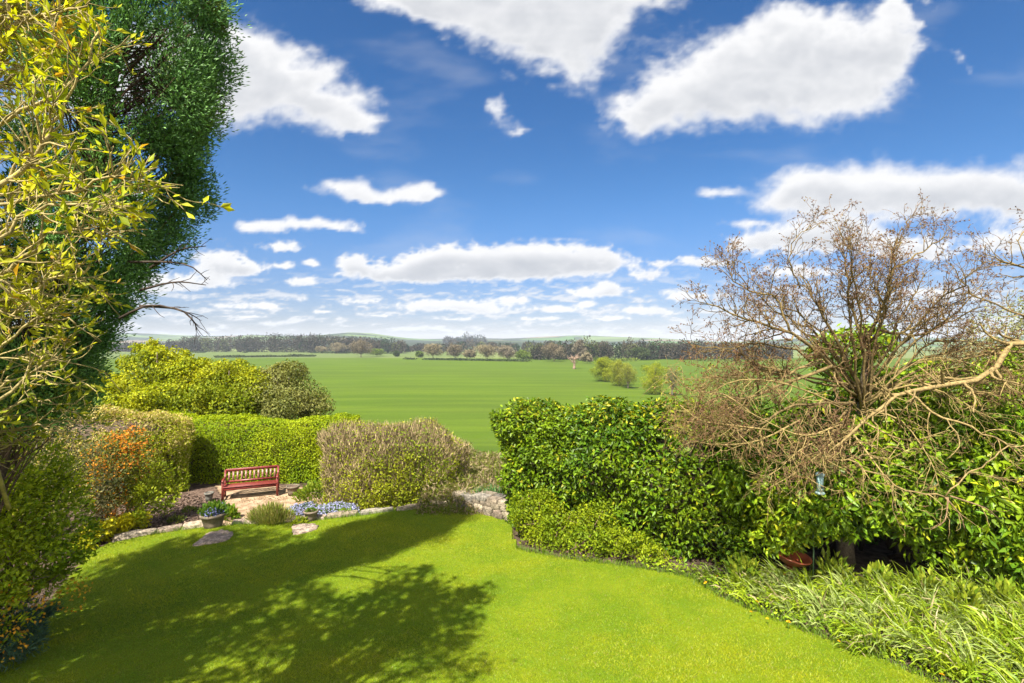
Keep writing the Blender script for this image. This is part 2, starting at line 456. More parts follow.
def field_col(k, pos):
    x, y, z = k.sep(pos)
    streak = k.noise(k.xyz(k.m('MULTIPLY', x, 0.02), k.m('MULTIPLY', y, 0.16), 0.0), 1.0, 4.0, 0.6)
    c = k.mix(k.ss(streak, 0.35, 0.65), (0.058, 0.103, 0.005), (0.088, 0.136, 0.008))
    big = k.noise(pos, 0.018, 4.0)
    c = k.mix(k.m('MULTIPLY', k.ss(big, 0.4, 0.7), 0.5), c, (0.06, 0.09, 0.010))
    # drilled rows of the young crop
    w = k.n('ShaderNodeTexWave', wave_type='BANDS', bands_direction='Y'); k.put(w.inputs['Vector'], k.v('ADD', pos, k.v('MULTIPLY', k.noise(pos, 0.02, 2.0, col=True), (30, 30, 0))))
    w.inputs['Scale'].default_value = 0.045; w.inputs['Distortion'].default_value = 1.0
    c = k.mix(k.ss(w.outputs['Fac'], 0.6, 1.0, 0.0, 0.22), c, (0.05, 0.078, 0.009))
    fine = k.noise(pos, 2.5, 5.0, 0.7)
    c = k.mix(k.ss(fine, 0.3, 0.75, 0.35, 0.0), c, (0.038, 0.055, 0.007))
    # pale meadow strip in the far field, more fields further out
    vor = k.n('ShaderNodeTexVoronoi', feature='F1'); k.put(vor.inputs['Vector'], k.v('MULTIPLY', pos, (0.0016, 0.004, 0.0))); vor.inputs['Scale'].default_value = 1.0
    far = k.mix(k.ss(k.sep(vor.outputs['Color'])[0], 0.2, 0.8), (0.13, 0.155, 0.05), (0.09, 0.12, 0.035))
    c = k.mix(k.ss(y, 395, 410), c, far)
    soil = k.mix(k.ss(k.noise(pos, 6.0, 6.0, 0.65), 0.35, 0.65), (0.035, 0.024, 0.015), (0.10, 0.07, 0.05))
    return k.mix(k.ss(y, 18.2, 19.2, 1.0, 0.0), c, soil)


M['field'] = solid_mat('field', field_col, 0.95, (3.0, 0.5, 0.15), 0.1)
g = MB().add(np.stack([X, Y, Zg], -1), None, Q).build('ground', M['field'], smooth=True)
tag(g, kind='structure')

# hills along the skyline
HX = np.linspace(-5200, 5200, 120); HY = np.linspace(900, 4200, 50)
X, Y = np.meshgrid(HX, HY)


def skyline(px):    # elevation of the skyline in picture rows for a bearing
    return np.interp(px, [-900, 100, 180, 240, 300, 350, 420, 500, 540, 590, 640, 700, 760, 1024, 2000], [333, 333, 333.5, 336, 336.5, 336.5, 338, 337.5, 336, 337, 339, 342, 341, 338, 336])


bear = X / Y * F + 512
tgt = CZ + (341.5 - skyline(bear) + 1.1 * np.sin(bear * .021 + 1) + .7 * np.sin(bear * .057)) / F * 2600
ridge = sstep(Y, 900, 2600) * (1 - 0.6 * sstep(Y, 2650, 4200))
Zh = FIELD_Z - 3 + (tgt - FIELD_Z + 3) * ridge + (10 * np.sin(X * 0.004 + Y * 0.002) + 6 * np.sin(X * 0.011 + 2)) * sstep(Y, 1000, 1500) * (1 - sstep(Y, 2000, 2600))
idx = np.arange(X.size).reshape(X.shape)
Q = np.stack([idx[:-1, :-1], idx[:-1, 1:], idx[1:, 1:], idx[1:, :-1]], -1).reshape(-1, 4)


def hill_col(k, pos):
    vor = k.n('ShaderNodeTexVoronoi', feature='F1'); k.put(vor.inputs['Vector'], k.v('MULTIPLY', pos, (0.0034, 0.0052, 0.0))); vor.inputs['Scale'].default_value = 1.0
    r, gg, b = k.sep(vor.outputs['Color'])
    c = k.mix(k.ss(r, 0.2, 0.8), (0.11, 0.15, 0.05), (0.065, 0.12, 0.028))
    c = k.mix(k.ss(gg, 0.70, 0.78), c, (0.16, 0.13, 0.09))
    c = k.mix(k.ss(b, 0.62, 0.66), c, (0.03, 0.04, 0.02))
    vor2 = k.n('ShaderNodeTexVoronoi', feature='DISTANCE_TO_EDGE'); k.put(vor2.inputs['Vector'], k.v('MULTIPLY', pos, (0.0034, 0.0052, 0.0))); vor2.inputs['Scale'].default_value = 1.0
    return k.mix(k.ss(vor2.outputs['Distance'], 0.02, 0.06, 0.8, 0.0), c, (0.03, 0.035, 0.02))


M['hills'] = solid_mat('hills', hill_col, 0.95, None, 0.05)
tag(MB().add(np.stack([X, Y, Zh], -1), None, Q).build('hills', M['hills'], smooth=True), kind='structure')

# haze over the valley
HAZE = 0.00015
if HAZE:
    hb = MB().box((0, 2190, 26), (11200, 4460, 72))
    hm = bpy.data.materials.new('haze'); hm.use_nodes = True; hm.node_tree.nodes.clear(); k = NT(hm.node_tree)
    pv = k.n('ShaderNodeVolumePrincipled'); pv.inputs['Color'].default_value = (0.72, 0.83, 1.0, 1); pv.inputs['Density'].default_value = HAZE
    o = k.n('ShaderNodeOutputMaterial'); k.t.links.new(pv.outputs[0], o.inputs['Volume'])
    tag(hb.build('haze', hm), 'pale blue haze lying over the valley', 'haze', kind='stuff')

# ------------------------------------------------------------------ lawn
LAWN_L = [G(100, 546), (G(85, 556)), G(45, 606), G(0, 662), np.array([-8.6, 5.0, 0]), np.array([-8.6, -2, 0])]
BED_EDGE = [G(515, 548), G(560, 558), G(640, 568), G(692, 577), G(722, 598), G(800, 629), G(900, 667), G(965, 694), np.array([6.4, 5.2, 0]), np.array([6.8, -2, 0])]
POLY = np.array([p[:2] for p in LAWN_L[::-1]] + [p for p in EDGE if -9.0 < p[0] < 0.25] + [p[:2] for p in BED_EDGE])


def inside(P, poly):
    x, y = P[:, 0], P[:, 1]; r = np.zeros(len(P), bool)
    for (x1, y1), (x2, y2) in zip(poly, np.roll(poly, -1, 0)):
        c = ((y1 > y) != (y2 > y)) & (x < (x2 - x1) * (y - y1) / (y2 - y1 + 1e-12) + x1)
        r ^= c
    return r


gx = np.arange(-9.5, 7.5, 0.1); gy = np.arange(-2, 15, 0.1)
X, Y = np.meshgrid(gx, gy)
Zl = 0.012 * wob(np.stack([X, Y, X * 0], -1).reshape(-1, 3), 0.8).reshape(X.shape)
idx = np.arange(X.size).reshape(X.shape)
Q = np.stack([idx[:-1, :-1], idx[:-1, 1:], idx[1:, 1:], idx[1:, :-1]], -1).reshape(-1, 4)
cen = np.stack([X, Y], -1).reshape(-1, 2)[Q].mean(1)
Q = Q[inside(cen, POLY)]


def lawn_col(k, pos):
    c = k.mix(k.ss(k.noise(pos, 0.9, 5.0, 0.6), 0.35, 0.65), (0.12, 0.19, 0.004), (0.19, 0.24, 0.006))
    return k.mix(k.ss(k.noise(pos, 60.0, 4.0, 0.7), 0.4, 0.7, 0.6, 0.0), c, (0.05, 0.07, 0.006))


M['lawn'] = solid_mat('lawn', lawn_col, 0.95, (90.0, 0.7, 0.02), 0.1)
tag(MB().add(np.stack([X, Y, Zl], -1), None, Q).build('lawn', M['lawn'], smooth=True), kind='structure')

n = 520000
P = np.stack([rng.uniform(-9.2, 6.6, n), 6.2 + 9 * rng.uniform(0, 1, n) ** 1.35, np.zeros(n)], 1)
P = P[inside(P[:, :2], POLY)]
P = P[np.abs(P[:, 0]) < P[:, 1] * 1.06 + .4]
P[:, 2] = 0.012 * wob(P, 0.8) - 0.004
n = len(P)
patch = wob(P, .7) * .6 + wob(P, 1.9) * .7 + wob(P, 6.0) * .6
A = rdir(n) * np.array([1.1, 1.1, 0.2]) + np.array([0, 0, .8])
t = np.clip(patch * .5 + .5 + rng.normal(0, .25, n), 0, 1)[:, None]
colg = (1 - t) * np.array([0.115, 0.225, 0.003]) + t * np.array([0.30, 0.325, 0.005])
colg = np.where(rng.uniform(size=(n, 1)) < 0.05, np.array([0.26, 0.22, 0.06]), colg)
L = rng.uniform(.02, .05, n) * (1 + .25 * patch); Wd = rng.uniform(.005, .009, n)
Sd = nrm(np.cross(A, rdir(n)))
V = np.stack([P - Sd * Wd[:, None] * .5, P + Sd * Wd[:, None] * .5, P + nrm(A) * L[:, None]], 1).reshape(-1, 3)
gm = MB().add(V, np.arange(3 * n).reshape(-1, 3), None, np.repeat(colg, 3, 0))
# longer uncut tufts against the edging stones, the wall and the bed
ed = []
for poly, dd in ((EDGE[(EDGE[:, 0] > -9) & (EDGE[:, 0] < .2)], -0.03), (np.array([p[:2] for p in BED_EDGE[:8]]), 0.0)):
    seg = np.linalg.norm(np.diff(poly, axis=0), axis=1); cs = np.concatenate([[0], np.cumsum(seg)])
    s = rng.uniform(0, cs[-1], 2600)
    ed.append(np.stack([np.interp(s, cs, poly[:, 0]) + rng.normal(0, .05, 2600), np.interp(s, cs, poly[:, 1]) + rng.normal(0, .05, 2600) + dd, np.zeros(2600)], 1))
P = np.concatenate(ed); n = len(P)
gm.blades(P, rdir(n) * np.array([.6, .6, .1]) + np.array([0, 0, 1.]), rng.uniform(.06, .15, n), .008, rng.uniform(.1, .5, n), np.array([0.11, 0.19, 0.008]) * rng.uniform(.7, 1.4, (n, 1)), 2)
tag(gm.build('lawn_grass', M['grass']), 'short mown grass covering the garden lawn', 'grass', kind='stuff')

# ------------------------------------------------------------------ patio, path, soil
M['gravel'] = solid_mat('sandy_gravel', two_tone((0.22, 0.15, 0.09), (0.40, 0.29, 0.19), 5.0, c=(0.17, 0.11, 0.07), scale2=40.0), 0.95, (60, 0.7, 0.02), 0.1)
M['soil'] = solid_mat('soil', two_tone((0.07, 0.045, 0.032), (0.19, 0.13, 0.10), 7.0, c=(0.03, 0.022, 0.016), scale2=30.0), 0.95, (25, 1.0, 0.06), 0.1)


def sheet(name, poly, z, mat, step=0.08):
    poly = np.array(poly)[:, :2]
    lo, hi = poly.min(0), poly.max(0)
    gx = np.arange(lo[0], hi[0] + step, step); gy = np.arange(lo[1], hi[1] + step, step)
    X, Y = np.meshgrid(gx, gy)
    Zz = z + 0.012 * wob(np.stack([X, Y, X * 0], -1).reshape(-1, 3), 2.5).reshape(X.shape)
    idx = np.arange(X.size).reshape(X.shape)
    Q = np.stack([idx[:-1, :-1], idx[:-1, 1:], idx[1:, 1:], idx[1:, :-1]], -1).reshape(-1, 4)
    cen = np.stack([X, Y], -1).reshape(-1, 2)[Q].mean(1)
    cj = cen + 0.05 * np.stack([wob(np.c_[cen, cen[:, :1]], 4), wob(np.c_[cen, cen[:, 1:]], 4.4)], 1)
    o = MB().add(np.stack([X, Y, Zz], -1), None, Q[inside(cj, poly)]).build(name, mat, smooth=True)
    return tag(o, kind='structure')


PZ = DROP
sheet('flower_bed', [G(95, 541, PZ), G(215, 524, PZ), G(225, 500, PZ), G(215, 488, PZ), G(140, 486, PZ), G(90, 500, PZ)], PZ - 0.012, M['soil'])
sheet('patio', [G(213, 530, PZ), G(262, 525, PZ), G(270, 512, PZ), G(322, 505, PZ), G(336, 487, PZ), G(215, 486, PZ), G(226, 500, PZ), G(224, 515, PZ)], PZ, M['gravel'])


# stones scattered on the soil and gravel
def pebbles(mb, poly, z, n, s0, s1, cols):
    poly = np.array(poly)[:, :2]; lo, hi = poly.min(0), poly.max(0)
    P = rng.uniform(lo, hi, (n * 3, 2)); P = P[inside(P, poly)][:n]
    for x, y in P:
        s = rng.uniform(s0, s1)
        mb.box((x, y, z + s * .2), (s, s * rng.uniform(.6, 1), s * .6), rng.uniform(0, 3), cols[rng.integers(len(cols))] * rng.uniform(.7, 1.3), jit=s * .12, taper=.6)


pb = MB()
pebbles(pb, [G(100, 540, PZ), G(215, 524, PZ), G(225, 500, PZ), G(150, 488, PZ)], PZ, 900, .02, .07, [np.array([.09, .06, .045]), np.array([.2, .15, .12]), np.array([.05, .035, .025])])
pebbles(pb, [G(213, 530, PZ), G(262, 525, PZ), G(320, 500, PZ), G(330, 490, PZ), G(226, 500, PZ)], PZ, 700, .015, .04, [np.array([.36, .26, .17]), np.array([.24, .16, .1])])
tag(pb.build('loose_pebbles', M['stone']), 'loose pebbles and clods over the bed and gravel', 'pebbles', kind='stuff')


# ------------------------------------------------------------------ stonework
def stone_mesh(mb, c, size, rot, col):
    """an irregular weathered block: subdivided box pulled about by noise"""
    nseg = 4
    a = np.linspace(-1, 1, nseg + 1)
    V = []; Qs = []; base = 0
    for ax in range(3):
        for sg in (-1, 1):
            A, B = np.meshgrid(a, a); P = np.zeros((A.size, 3))
            o1, o2 = [(1, 2), (2, 0), (0, 1)][ax]
            P[:, ax] = sg; P[:, o1] = A.ravel(); P[:, o2] = B.ravel()
            ii = np.arange(A.size).reshape(A.shape)
            qq = np.stack([ii[:-1, :-1], ii[:-1, 1:], ii[1:, 1:], ii[1:, :-1]], -1).reshape(-1, 4)
            if sg < 0: qq = qq[:, ::-1]
            V.append(P); Qs.append(qq + base); base += A.size
    V = np.concatenate(V)
    l = np.linalg.norm(V, axis=1, keepdims=True)
    V = V * (1 - 0.22 * np.clip(l - 1.15, 0, 1))
    seed = rng.uniform(-50, 50, 3)
    V = V * (np.array(size) / 2)
    V = V + nrm(V) * (wob(V * 1.0 + seed, 5.0) * 0.10 * min(size))[:, None]
    cr, sr = math.cos(rot), math.sin(rot)
    V = np.stack([V[:, 0] * cr - V[:, 1] * sr, V[:, 0] * sr + V[:, 1] * cr, V[:, 2]], 1) + np.array(c)
    mb.add(V, None, np.concatenate(Qs), col)


STONE = [np.array([.36, .31, .25]), np.array([.30, .25, .20]), np.array([.42, .36, .28]), np.array([.27, .25, .22]), np.array([.34, .27, .23])]


def edging(name, x0, x1, label, dy=0.12):
    t = thing(name, label, 'stone edging', (x0, edge_y(x0) + dy, 0))
    mb = MB(); x = x0
    while x < x1:
        w = rng.uniform(.4, .95); xm = min(x + w / 2, x1)
        sl = math.atan2(edge_y(xm + .1) - edge_y(xm - .1), .2)
        stone_mesh(mb, (xm, edge_y(xm) + dy, -.095 + rng.uniform(-.02, .015)), (w * 1.0, rng.uniform(.26, .36), .36), sl + rng.normal(0, .03), STONE[rng.integers(5)] * rng.uniform(.6, .95))
        x += (w + .015) * math.cos(sl)
    mb.build('stones', M['stone'], t)
    return t


edging('stone_edging', G(102, 542)[0], G(196, 527)[0], 'low stone edging between lawn and flower bed, left of the slab step')
edging('stone_edging', G(288, 523)[0], G(446, 506)[0], 'low stone edging along the lawn under the brown twiggy hedge')

# the thicker end of the wall beside the laurel hedge
wl = thing('stone_wall', 'short rough stone wall end between the twiggy hedge and the laurel', 'wall', G(486, 508))
mb = MB()
wa, wb_ = G(459, 507)[:2] + np.array([0, .15]), G(514, 523)[:2] + np.array([.05, .15])
rot = math.atan2(*(wb_ - wa)[::-1]); ln = np.linalg.norm(wb_ - wa)
for r_ in range(4):
    s = -0.15 if r_ % 2 else 0.0
    while s < ln:
        w = rng.uniform(.22, .5)
        c = wa + (wb_ - wa) / ln * min(s + w / 2, ln)
        for dep in (0.0, .26):
            cc = c + dep * np.array([-math.sin(rot), math.cos(rot)])
            stone_mesh(mb, (cc[0], cc[1], .04 + r_ * .118 - .08 * (s < .2) * (r_ == 3)), (w, .3, .14), rot + rng.normal(0, .06), STONE[rng.integers(5)] * rng.uniform(.35, .85))
        s += w + .01
mb.build('stones', M['stone'], wl)


def slab(px0, py0, px1, py1, z, label, hgt=.1):
    a = G(px0, py1, z); b = G(px1, py0, z); c = (a + b) / 2; n = 26
    rx, ry = abs(b[0] - a[0]) * .46, abs(b[1] - a[1]) * .5
    th = np.arange(n) * 2 * PI / n; rr = (np.abs(np.cos(th)) ** 4 + np.abs(np.sin(th)) ** 4) ** -.25 * (1 + .16 * rng.normal(0, 1, n) * .4 + .10 * np.sin(th * 3 + rng.uniform(0, 6)))
    X_, Y_ = np.cos(th) * rr * rx, np.sin(th) * rr * ry; ro = .3; X_, Y_ = X_ * math.cos(ro) - Y_ * math.sin(ro), X_ * math.sin(ro) + Y_ * math.cos(ro)
    V = []
    for f, zz in ((1.0, z - hgt), (1.0, z - .02), (.95, z), (.55, z + .008), (.0, z + .004)):
        V.append(np.stack([c[0] + X_ * f, c[1] + Y_ * f, zz + .012 * rng.normal(0, 1, n) * (f > .1) * (zz > z - .05)], 1))
    Qs = [(r_ * n + q_, r_ * n + (q_ + 1) % n, (r_ + 1) * n + (q_ + 1) % n, (r_ + 1) * n + q_) for r_ in range(4) for q_ in range(n)]
    o = MB().add(np.concatenate(V), None, Qs, STONE[4] * .85).build('stone_slab', M['stone']); return tag(o, label, 'slab')


slab(190, 530, 240, 543, .03, 'flat stone slab set in the lawn in front of the blue flower pot')
slab(224, 518, 262, 527, -.12, 'sandy stone step between the lawn and the gravel path')
slab(286, 523, 322, 532, .04, 'grey flat stone in the grass below the small round pot')

# ------------------------------------------------------------------ the bench
fl = G(222.5, 501, PZ); fr = G(277.5, 495.5, PZ)
bw = np.linalg.norm(fr - fl) + .06; brot = math.atan2(fr[1] - fl[1], fr[0] - fl[0])
mid = (fl + fr) / 2
bench = thing('garden_bench', 'red stained wooden garden bench with slatted back before the clipped hedge', 'bench', (mid[0], mid[1], PZ))
bench.rotation_euler = (0, 0, brot)
HB = .80; DB = .52; SH = .40


def part(name, mb, mat, parent=bench):
    o = mb.build(name, mat); o.parent = parent; return o


for sx in (-1, 1):
    x = sx * (bw / 2 - .035)
    part('leg', MB().box((x, 0, .29), (.065, .065, .58), chamf=.008), M['bench'])
    mb = MB(); mb.tube([(x, DB - .06, 0), (x, DB - .05, .40), (x, DB + .05, HB + .02)], [.042, .045, .038], 4); part('leg', mb, M['bench'])
    mb = MB(); mb.tube([(x, -.06, .585), (x, .1, .61), (x, .32, .60), (x, DB - .01, .595)], [.03, .043, .04, .03], 6); part('armrest', mb, M['bench'])
    part('side_rail', MB().box((x, DB / 2, .12), (.035, DB - .1, .05)).box((x, DB / 2, .355), (.04, DB - .1, .075)), M['bench'])
mb = MB()
for i in range(5):
    mb.box((0, .0 + i * .095, SH + .012 - .006 * abs(i - 1)), (bw - .075, .08, .026), chamf=.006)
part('seat', mb, M['bench'])
part('apron', MB().box((0, -.005, .345), (bw - .14, .03, .085)), M['bench'])
br = part('backrest', MB().box((0, DB + .048, HB), (bw - .08, .045, .085), chamf=.012).box((0, DB - .035, SH + .06), (bw - .14, .04, .06)), M['bench'])
for i in range(12):
    xx = (-.5 + (i + .5) / 12) * (bw - .16)
    (y0_, z0_), (y1_, z1_) = (DB - .035, SH + .07), (DB + .045, HB - .03)
    V = [(xx + a_ * .026, (y0_, y1_)[e] + b_ * .009, (z0_, z1_)[e] - b_ * .002) for e in (0, 1) for (a_, b_) in ((-1, -1), (1, -1), (1, 1), (-1, 1))]
    part('back_slat', MB().add(V, None, [(3, 2, 1, 0), (4, 5, 6, 7), (0, 1, 5, 4), (1, 2, 6, 5), (2, 3, 7, 6), (3, 0, 4, 7)]), M['worn_glare'], br)

# ------------------------------------------------------------------ pots and small plants on the patio
GREEN = lambda n, a=(0.05, 0.13, 0.012), b=(0.13, 0.2, 0.015): (lambda t: (1 - t) * np.array(a) + t * np.array(b))(rng.uniform(0, 1, (n, 1)))


def pot(name, label, px, py, rad, h, mat, z=PZ):
    g_ = G(px, py, z); t = thing(name, label, 'plant pot', g_)
    pr = [(0.01, .003), (rad * .72, .003), (rad * .8, h * .4), (rad * .97, h * .82), (rad * 1.08, h * .83), (rad * 1.1, h), (rad * .95, h + .004), (rad * .9, h * .88)]
    MB().lathe(pr, g_, 26).build('pot_body', mat, t, True)
    MB().lathe([(rad * .91, h * .875), (0.01, h * .9)], g_, 20).build('potting_soil', M['soil'], t)
    return g_


def cushion(name, label, cat, c, rx, rz, nl, lsize, col, flower=None, nf=0, upright=.6, fs=.035, mat='leaf'):
    """low leafy plant, dome of leaves and, on top, flowers"""
    c = np.array(c); t = thing(name, label, cat, c)
    d = rdir(nl); d[:, 2] = np.abs(d[:, 2]); rr = rng.uniform(.35, 1, (nl, 1)) ** .5
    P = c + d * rr * np.array([rx, rx, rz]) * (1 + .25 * wob(d * 2 + c, 1.5))[:, None]
    MB().leaves(P, d + np.array([0, 0, upright]) + .5 * rdir(nl), rng.uniform(.6, 1.3, nl) * lsize, lsize * .45, col(nl)).build('foliage', M[mat], t)
    if nf:
        d = rdir(nf); d[:, 2] = np.abs(d[:, 2]) * .9 + .15; d = nrm(d)
        P = c + d * np.array([rx, rx, rz]) * rng.uniform(.93, 1.13, (nf, 1)) * (1 + .25 * wob(d * 2 + c, 1.5))[:, None]
        mb = MB()
        for kx in range(3): mb.leaves(P, rdir(nf) + np.array([0, 0, .3]), rng.uniform(.7, 1.2, nf) * fs, fs * .8, np.array(flower) * rng.uniform(.75, 1.3, (nf, 1)))
        mb.build('flowers', M['petal'], t)
    return t


gp = pot('plant_pot', 'wide weathered pot of blue flowers standing left of the steps', 213, 530, .27, .42, M['pot'], -.1)
cushion('pot_flowers', 'small blue flowers growing in the wide weathered pot', 'flowers', gp + np.array([0, 0, .39]), .27, .22, 420, .13, lambda n: GREEN(n), (.20, .22, .42), 330, 1.4, .035)
cushion('leafy_plant', 'bright green leafy plant behind the wide weathered flower pot', 'plant', G(229, 519, PZ), .2, .3, 350, .12, lambda n: GREEN(n, (.07, .16, .01), (.2, .27, .02)))
gp = pot('plant_pot', 'small round tan pot at the lawn edge right of the heather', 311, 521, .17, .27, M['pot'], -.02)
cushion('leafy_plant', 'sparse green tuft growing in the small round tan pot', 'plant', gp + np.array([0, 0, .23]), .13, .09, 120, .06, lambda n: GREEN(n))
gp = pot('plant_pot', 'small dark grey pot beside the left bench leg', 209, 501, .12, .26, M['grey_pot'])
gp = pot('plant_pot', 'grey-brown pot in the shade right of the bench', 293, 495, .19, .30, M['pot'])
cushion('aubretia', 'smaller left clump of lilac-blue flowers near the small round pot', 'flowers', G(303, 513, -.1), .36, .22, 420, .07, lambda n: GREEN(n), (.30, .31, .48), 420, .6, .042)
cushion('aubretia', 'long right drift of lilac-blue flowers before the twiggy hedge', 'flowers', G(336, 514, -.1), .55, .2, 500, .07, lambda n: GREEN(n), (.34, .35, .52), 700, .6, .042)
cushion('leafy_plant', 'lime green plant at the lawn edge under the blue flowers', 'plant', G(345, 516, -.05), .26, .15, 260, .08, lambda n: GREEN(n, (.1, .2, .01), (.24, .3, .02)))
cushion('leafy_plant', 'lime green bushy plant between the bench and the twiggy hedge', 'plant', G(318, 498, PZ), .6, .5, 900, .12, lambda n: GREEN(n, (.1, .19, .01), (.25, .3, .02)))
cushion('leafy_plant', 'yellow-green tuft at the lawn edge left of the small round pot', 'plant', G(300, 525, -.05), .2, .2, 220, .09, lambda n: GREEN(n, (.14, .22, .01), (.3, .33, .02)))
# the heather-like tuft beside the path
hc = G(271, 526, -.08); ht = thing('heather', 'fine feathery green heather bush beside the sandy path', 'plant', hc)
n = 2600; d = rdir(n); d[:, 2] = np.abs(d[:, 2]) + .35; d = nrm(d)
P = hc + d * rng.uniform(.1, .62, (n, 1)) * np.array([1.0, .7, .8])
tt = rng.uniform(0, 1, (n, 1))
MB().leaves(P, d + np.array([0, 0, 1.2]) + .3 * rdir(n), rng.uniform(.08, .2, n), .02, (1 - tt) * np.array([.17, .25, .015]) + tt * np.array([.38, .32, .12])).build('foliage', M['leaf'], ht)
for (px, py, lab) in ((176, 540 - 18, 'low green sprig on the bare soil left of the blue flower pot'), (190, 512, 'small yellowish seedling in the middle of the bare flower bed'), (165, 508, 'tiny plant at the back of the flower bed near the beige hedge')):
    cushion('seedling', lab, 'plant', G(px, py, PZ), .17, .14, 120, .08, lambda n: GREEN(n, (.07, .13, .02), (.2, .22, .04)))


# ------------------------------------------------------------------ hedges
def hedge_pts(path, top, bot, depth, n, shell=.2, lump=.12, expo=5.0, ends=(True, True), back=.35):
    """points and outward normals on a clipped hedge standing along a path of front-foot points"""
    path = np.array(path, float); seg = np.linalg.norm(np.diff(path, axis=0), axis=1); cs = np.concatenate([[0], np.cumsum(seg)])
    def at(s): return np.stack([np.interp(s, cs, path[:, 0]), np.interp(s, cs, path[:, 1])], 1)
    def frame(s):
        t = nrm(at(np.minimum(s + .25, cs[-1])) - at(np.maximum(s - .25, 0))); return t, np.stack([t[:, 1], -t[:, 0]], 1)   # tangent, outward (front)
    top = np.broadcast_to(np.array(top, float), (len(path),)); bot = np.broadcast_to(np.array(bot, float), (len(path),))
    s = rng.uniform(0, cs[-1], n)
    hh = np.interp(s, cs, top) - np.interp(s, cs, bot)
    # walk round the rounded cross-section: front, top, part of the back
    per = np.mean(hh) + depth + back * np.mean(hh); w = rng.uniform(0, per, n)
    fr = w < np.mean(hh); tp = (~fr) & (w < np.mean(hh) + depth)
    x = np.where(fr, 0, np.where(tp, (w - np.mean(hh)) / depth, 1.0)); y = np.where(fr, w / np.mean(hh), np.where(tp, 1.0, 1 - (w - np.mean(hh) - depth) / np.mean(hh)))
    cx = 2 * x - 1; cy = y
    l = (np.abs(cx) ** expo + np.abs(cy) ** expo) ** (1 / expo); l = np.maximum(l, 1e-3)
    cx, cy = cx / l, cy / l
    nx_ = np.sign(cx) * np.abs(cx) ** (expo - 1) / depth * 2; ny_ = np.abs(cy) ** (expo - 1) / np.mean(hh)
    t, o = frame(s); b = at(s)
    P = np.empty((n, 3)); P[:, :2] = b - o * ((cx + 1) / 2 * depth)[:, None]; P[:, 2] = np.interp(s, cs, bot) + cy * hh
    N = np.empty((n, 3)); N[:, :2] = -o * nx_[:, None]; N[:, 2] = ny_; N = nrm(N)
    m_end = []
    for e, on in enumerate(ends):
        if not on: continue
        ne = int(n * depth / cs[-1] * .75) + 5
        se = np.full(ne, 0 if e == 0 else cs[-1]); t_, o_ = frame(se)
        w_ = rng.uniform(0, 1, ne); h_ = rng.uniform(0, 1, ne) ** .9
        Pe = np.empty((ne, 3)); Pe[:, :2] = at(se) - o_ * (w_ * depth)[:, None]; Pe[:, 2] = np.interp(se, cs, bot) + h_ * (np.interp(se, cs, top) - np.interp(se, cs, bot))
        Ne = np.zeros((ne, 3)); Ne[:, :2] = t_ * (-1 if e == 0 else 1)
        rnd = np.clip(h_ - .8, 0, 1) ** 2 * 4 + np.clip(np.abs(w_ - .5) - .3, 0, 1) ** 2 * 4
        Pe -= Ne * (rnd * .4)[:, None]
        P = np.concatenate([P, Pe]); N = np.concatenate([N, Ne])
    lum = wob(P, 1.2) * lump + wob(P, 3.0) * lump * .5
    P = P + N * (lum - rng.uniform(0, 1, len(P)) ** 1.6 * shell)[:, None]
    return P, N, lum


def hedge_core(mb, path, top, bot, depth, inset, col):
    path = np.array(path, float)
    top = np.broadcast_to(np.array(top, float), (len(path),)); bot = np.broadcast_to(np.array(bot, float), (len(path),))
    T = nrm(np.gradient(path, axis=0)); O = np.stack([T[:, 1], -T[:, 0]], 1)
    pth = path.copy(); pth[0] += T[0] * inset; pth[-1] -= T[-1] * inset
    V = []
    for p, o, a, b in zip(pth, O, top, bot):
        f = p - o * inset; r = p - o * (depth - inset)
        hz = a - inset
        V += [(*f, b), (*f, hz - .2), (*(f - o * .2), hz), (*(r + o * .2), hz), (*r, hz - .2), (*r, b)]
    m_ = len(path); Q = [(i * 6 + j, i * 6 + (j + 1) % 6, i * 6 + 6 + (j + 1) % 6, i * 6 + 6 + j) for i in range(m_ - 1) for j in range(6)]
    T3 = [(0, i + 1, i) for i in range(1, 5)] + [((m_ - 1) * 6, (m_ - 1) * 6 + i, (m_ - 1) * 6 + i + 1) for i in range(1, 5)]
    mb.add(V, T3, Q, col)


def pal(n, cols, w, jit=.2):
    c = np.array(cols)[rng.choice(len(cols), n, p=np.array(w) / sum(w))]
    return c * (1 + rng.normal(0, jit, (n, 1)))


def clumpcol(P, a, b, scale=1.5, jit=.22, mixn=.25):
    t = np.clip(.5 + wob(P, scale) * .5 + rng.normal(0, mixn, len(P)), 0, 1)[:, None]
    return np.clip(((1 - t) * np.array(a) + t * np.array(b)) * (1 + rng.normal(0, jit, (len(P), 1))), 0.002, 1)


BROWN = np.array([.07, .05, .035])

# clipped bright green hedge behind the bench
gz = DROP - .04
hp = [G(140, 489, gz)[:2] + (0, .75), G(222, 489, gz)[:2] + (0, .55), G(285, 488, gz)[:2] + (0, .55), G(345, 490, gz)[:2] + (0, .9)]
top = [1.95, 1.92, 1.9, 1.88]
t = thing('clipped_hedge', 'clipped bright green privet hedge behind the red bench', 'hedge', (hp[1][0], hp[1][1], gz))
P, N, lum = hedge_pts(hp, top, gz, 1.3, 46000, .22, .13)
n = len(P); tc = np.clip((P[:, 2:3] - .5) / 1.6, 0, 1)
MB().leaves(P, N + .9 * rdir(n) + np.array([0, 0, .35]), rng.uniform(.05, .085, n), rng.uniform(.028, .045, n), clumpcol(P, (.15, .24, .003), (.32, .38, .005), 1.6), face=N).build('foliage', M['leaf'], t)
mb = MB(); hedge_core(mb, hp, np.array(top), gz, 1.3, .24, BROWN); mb.build('branches', M['twig'], t)

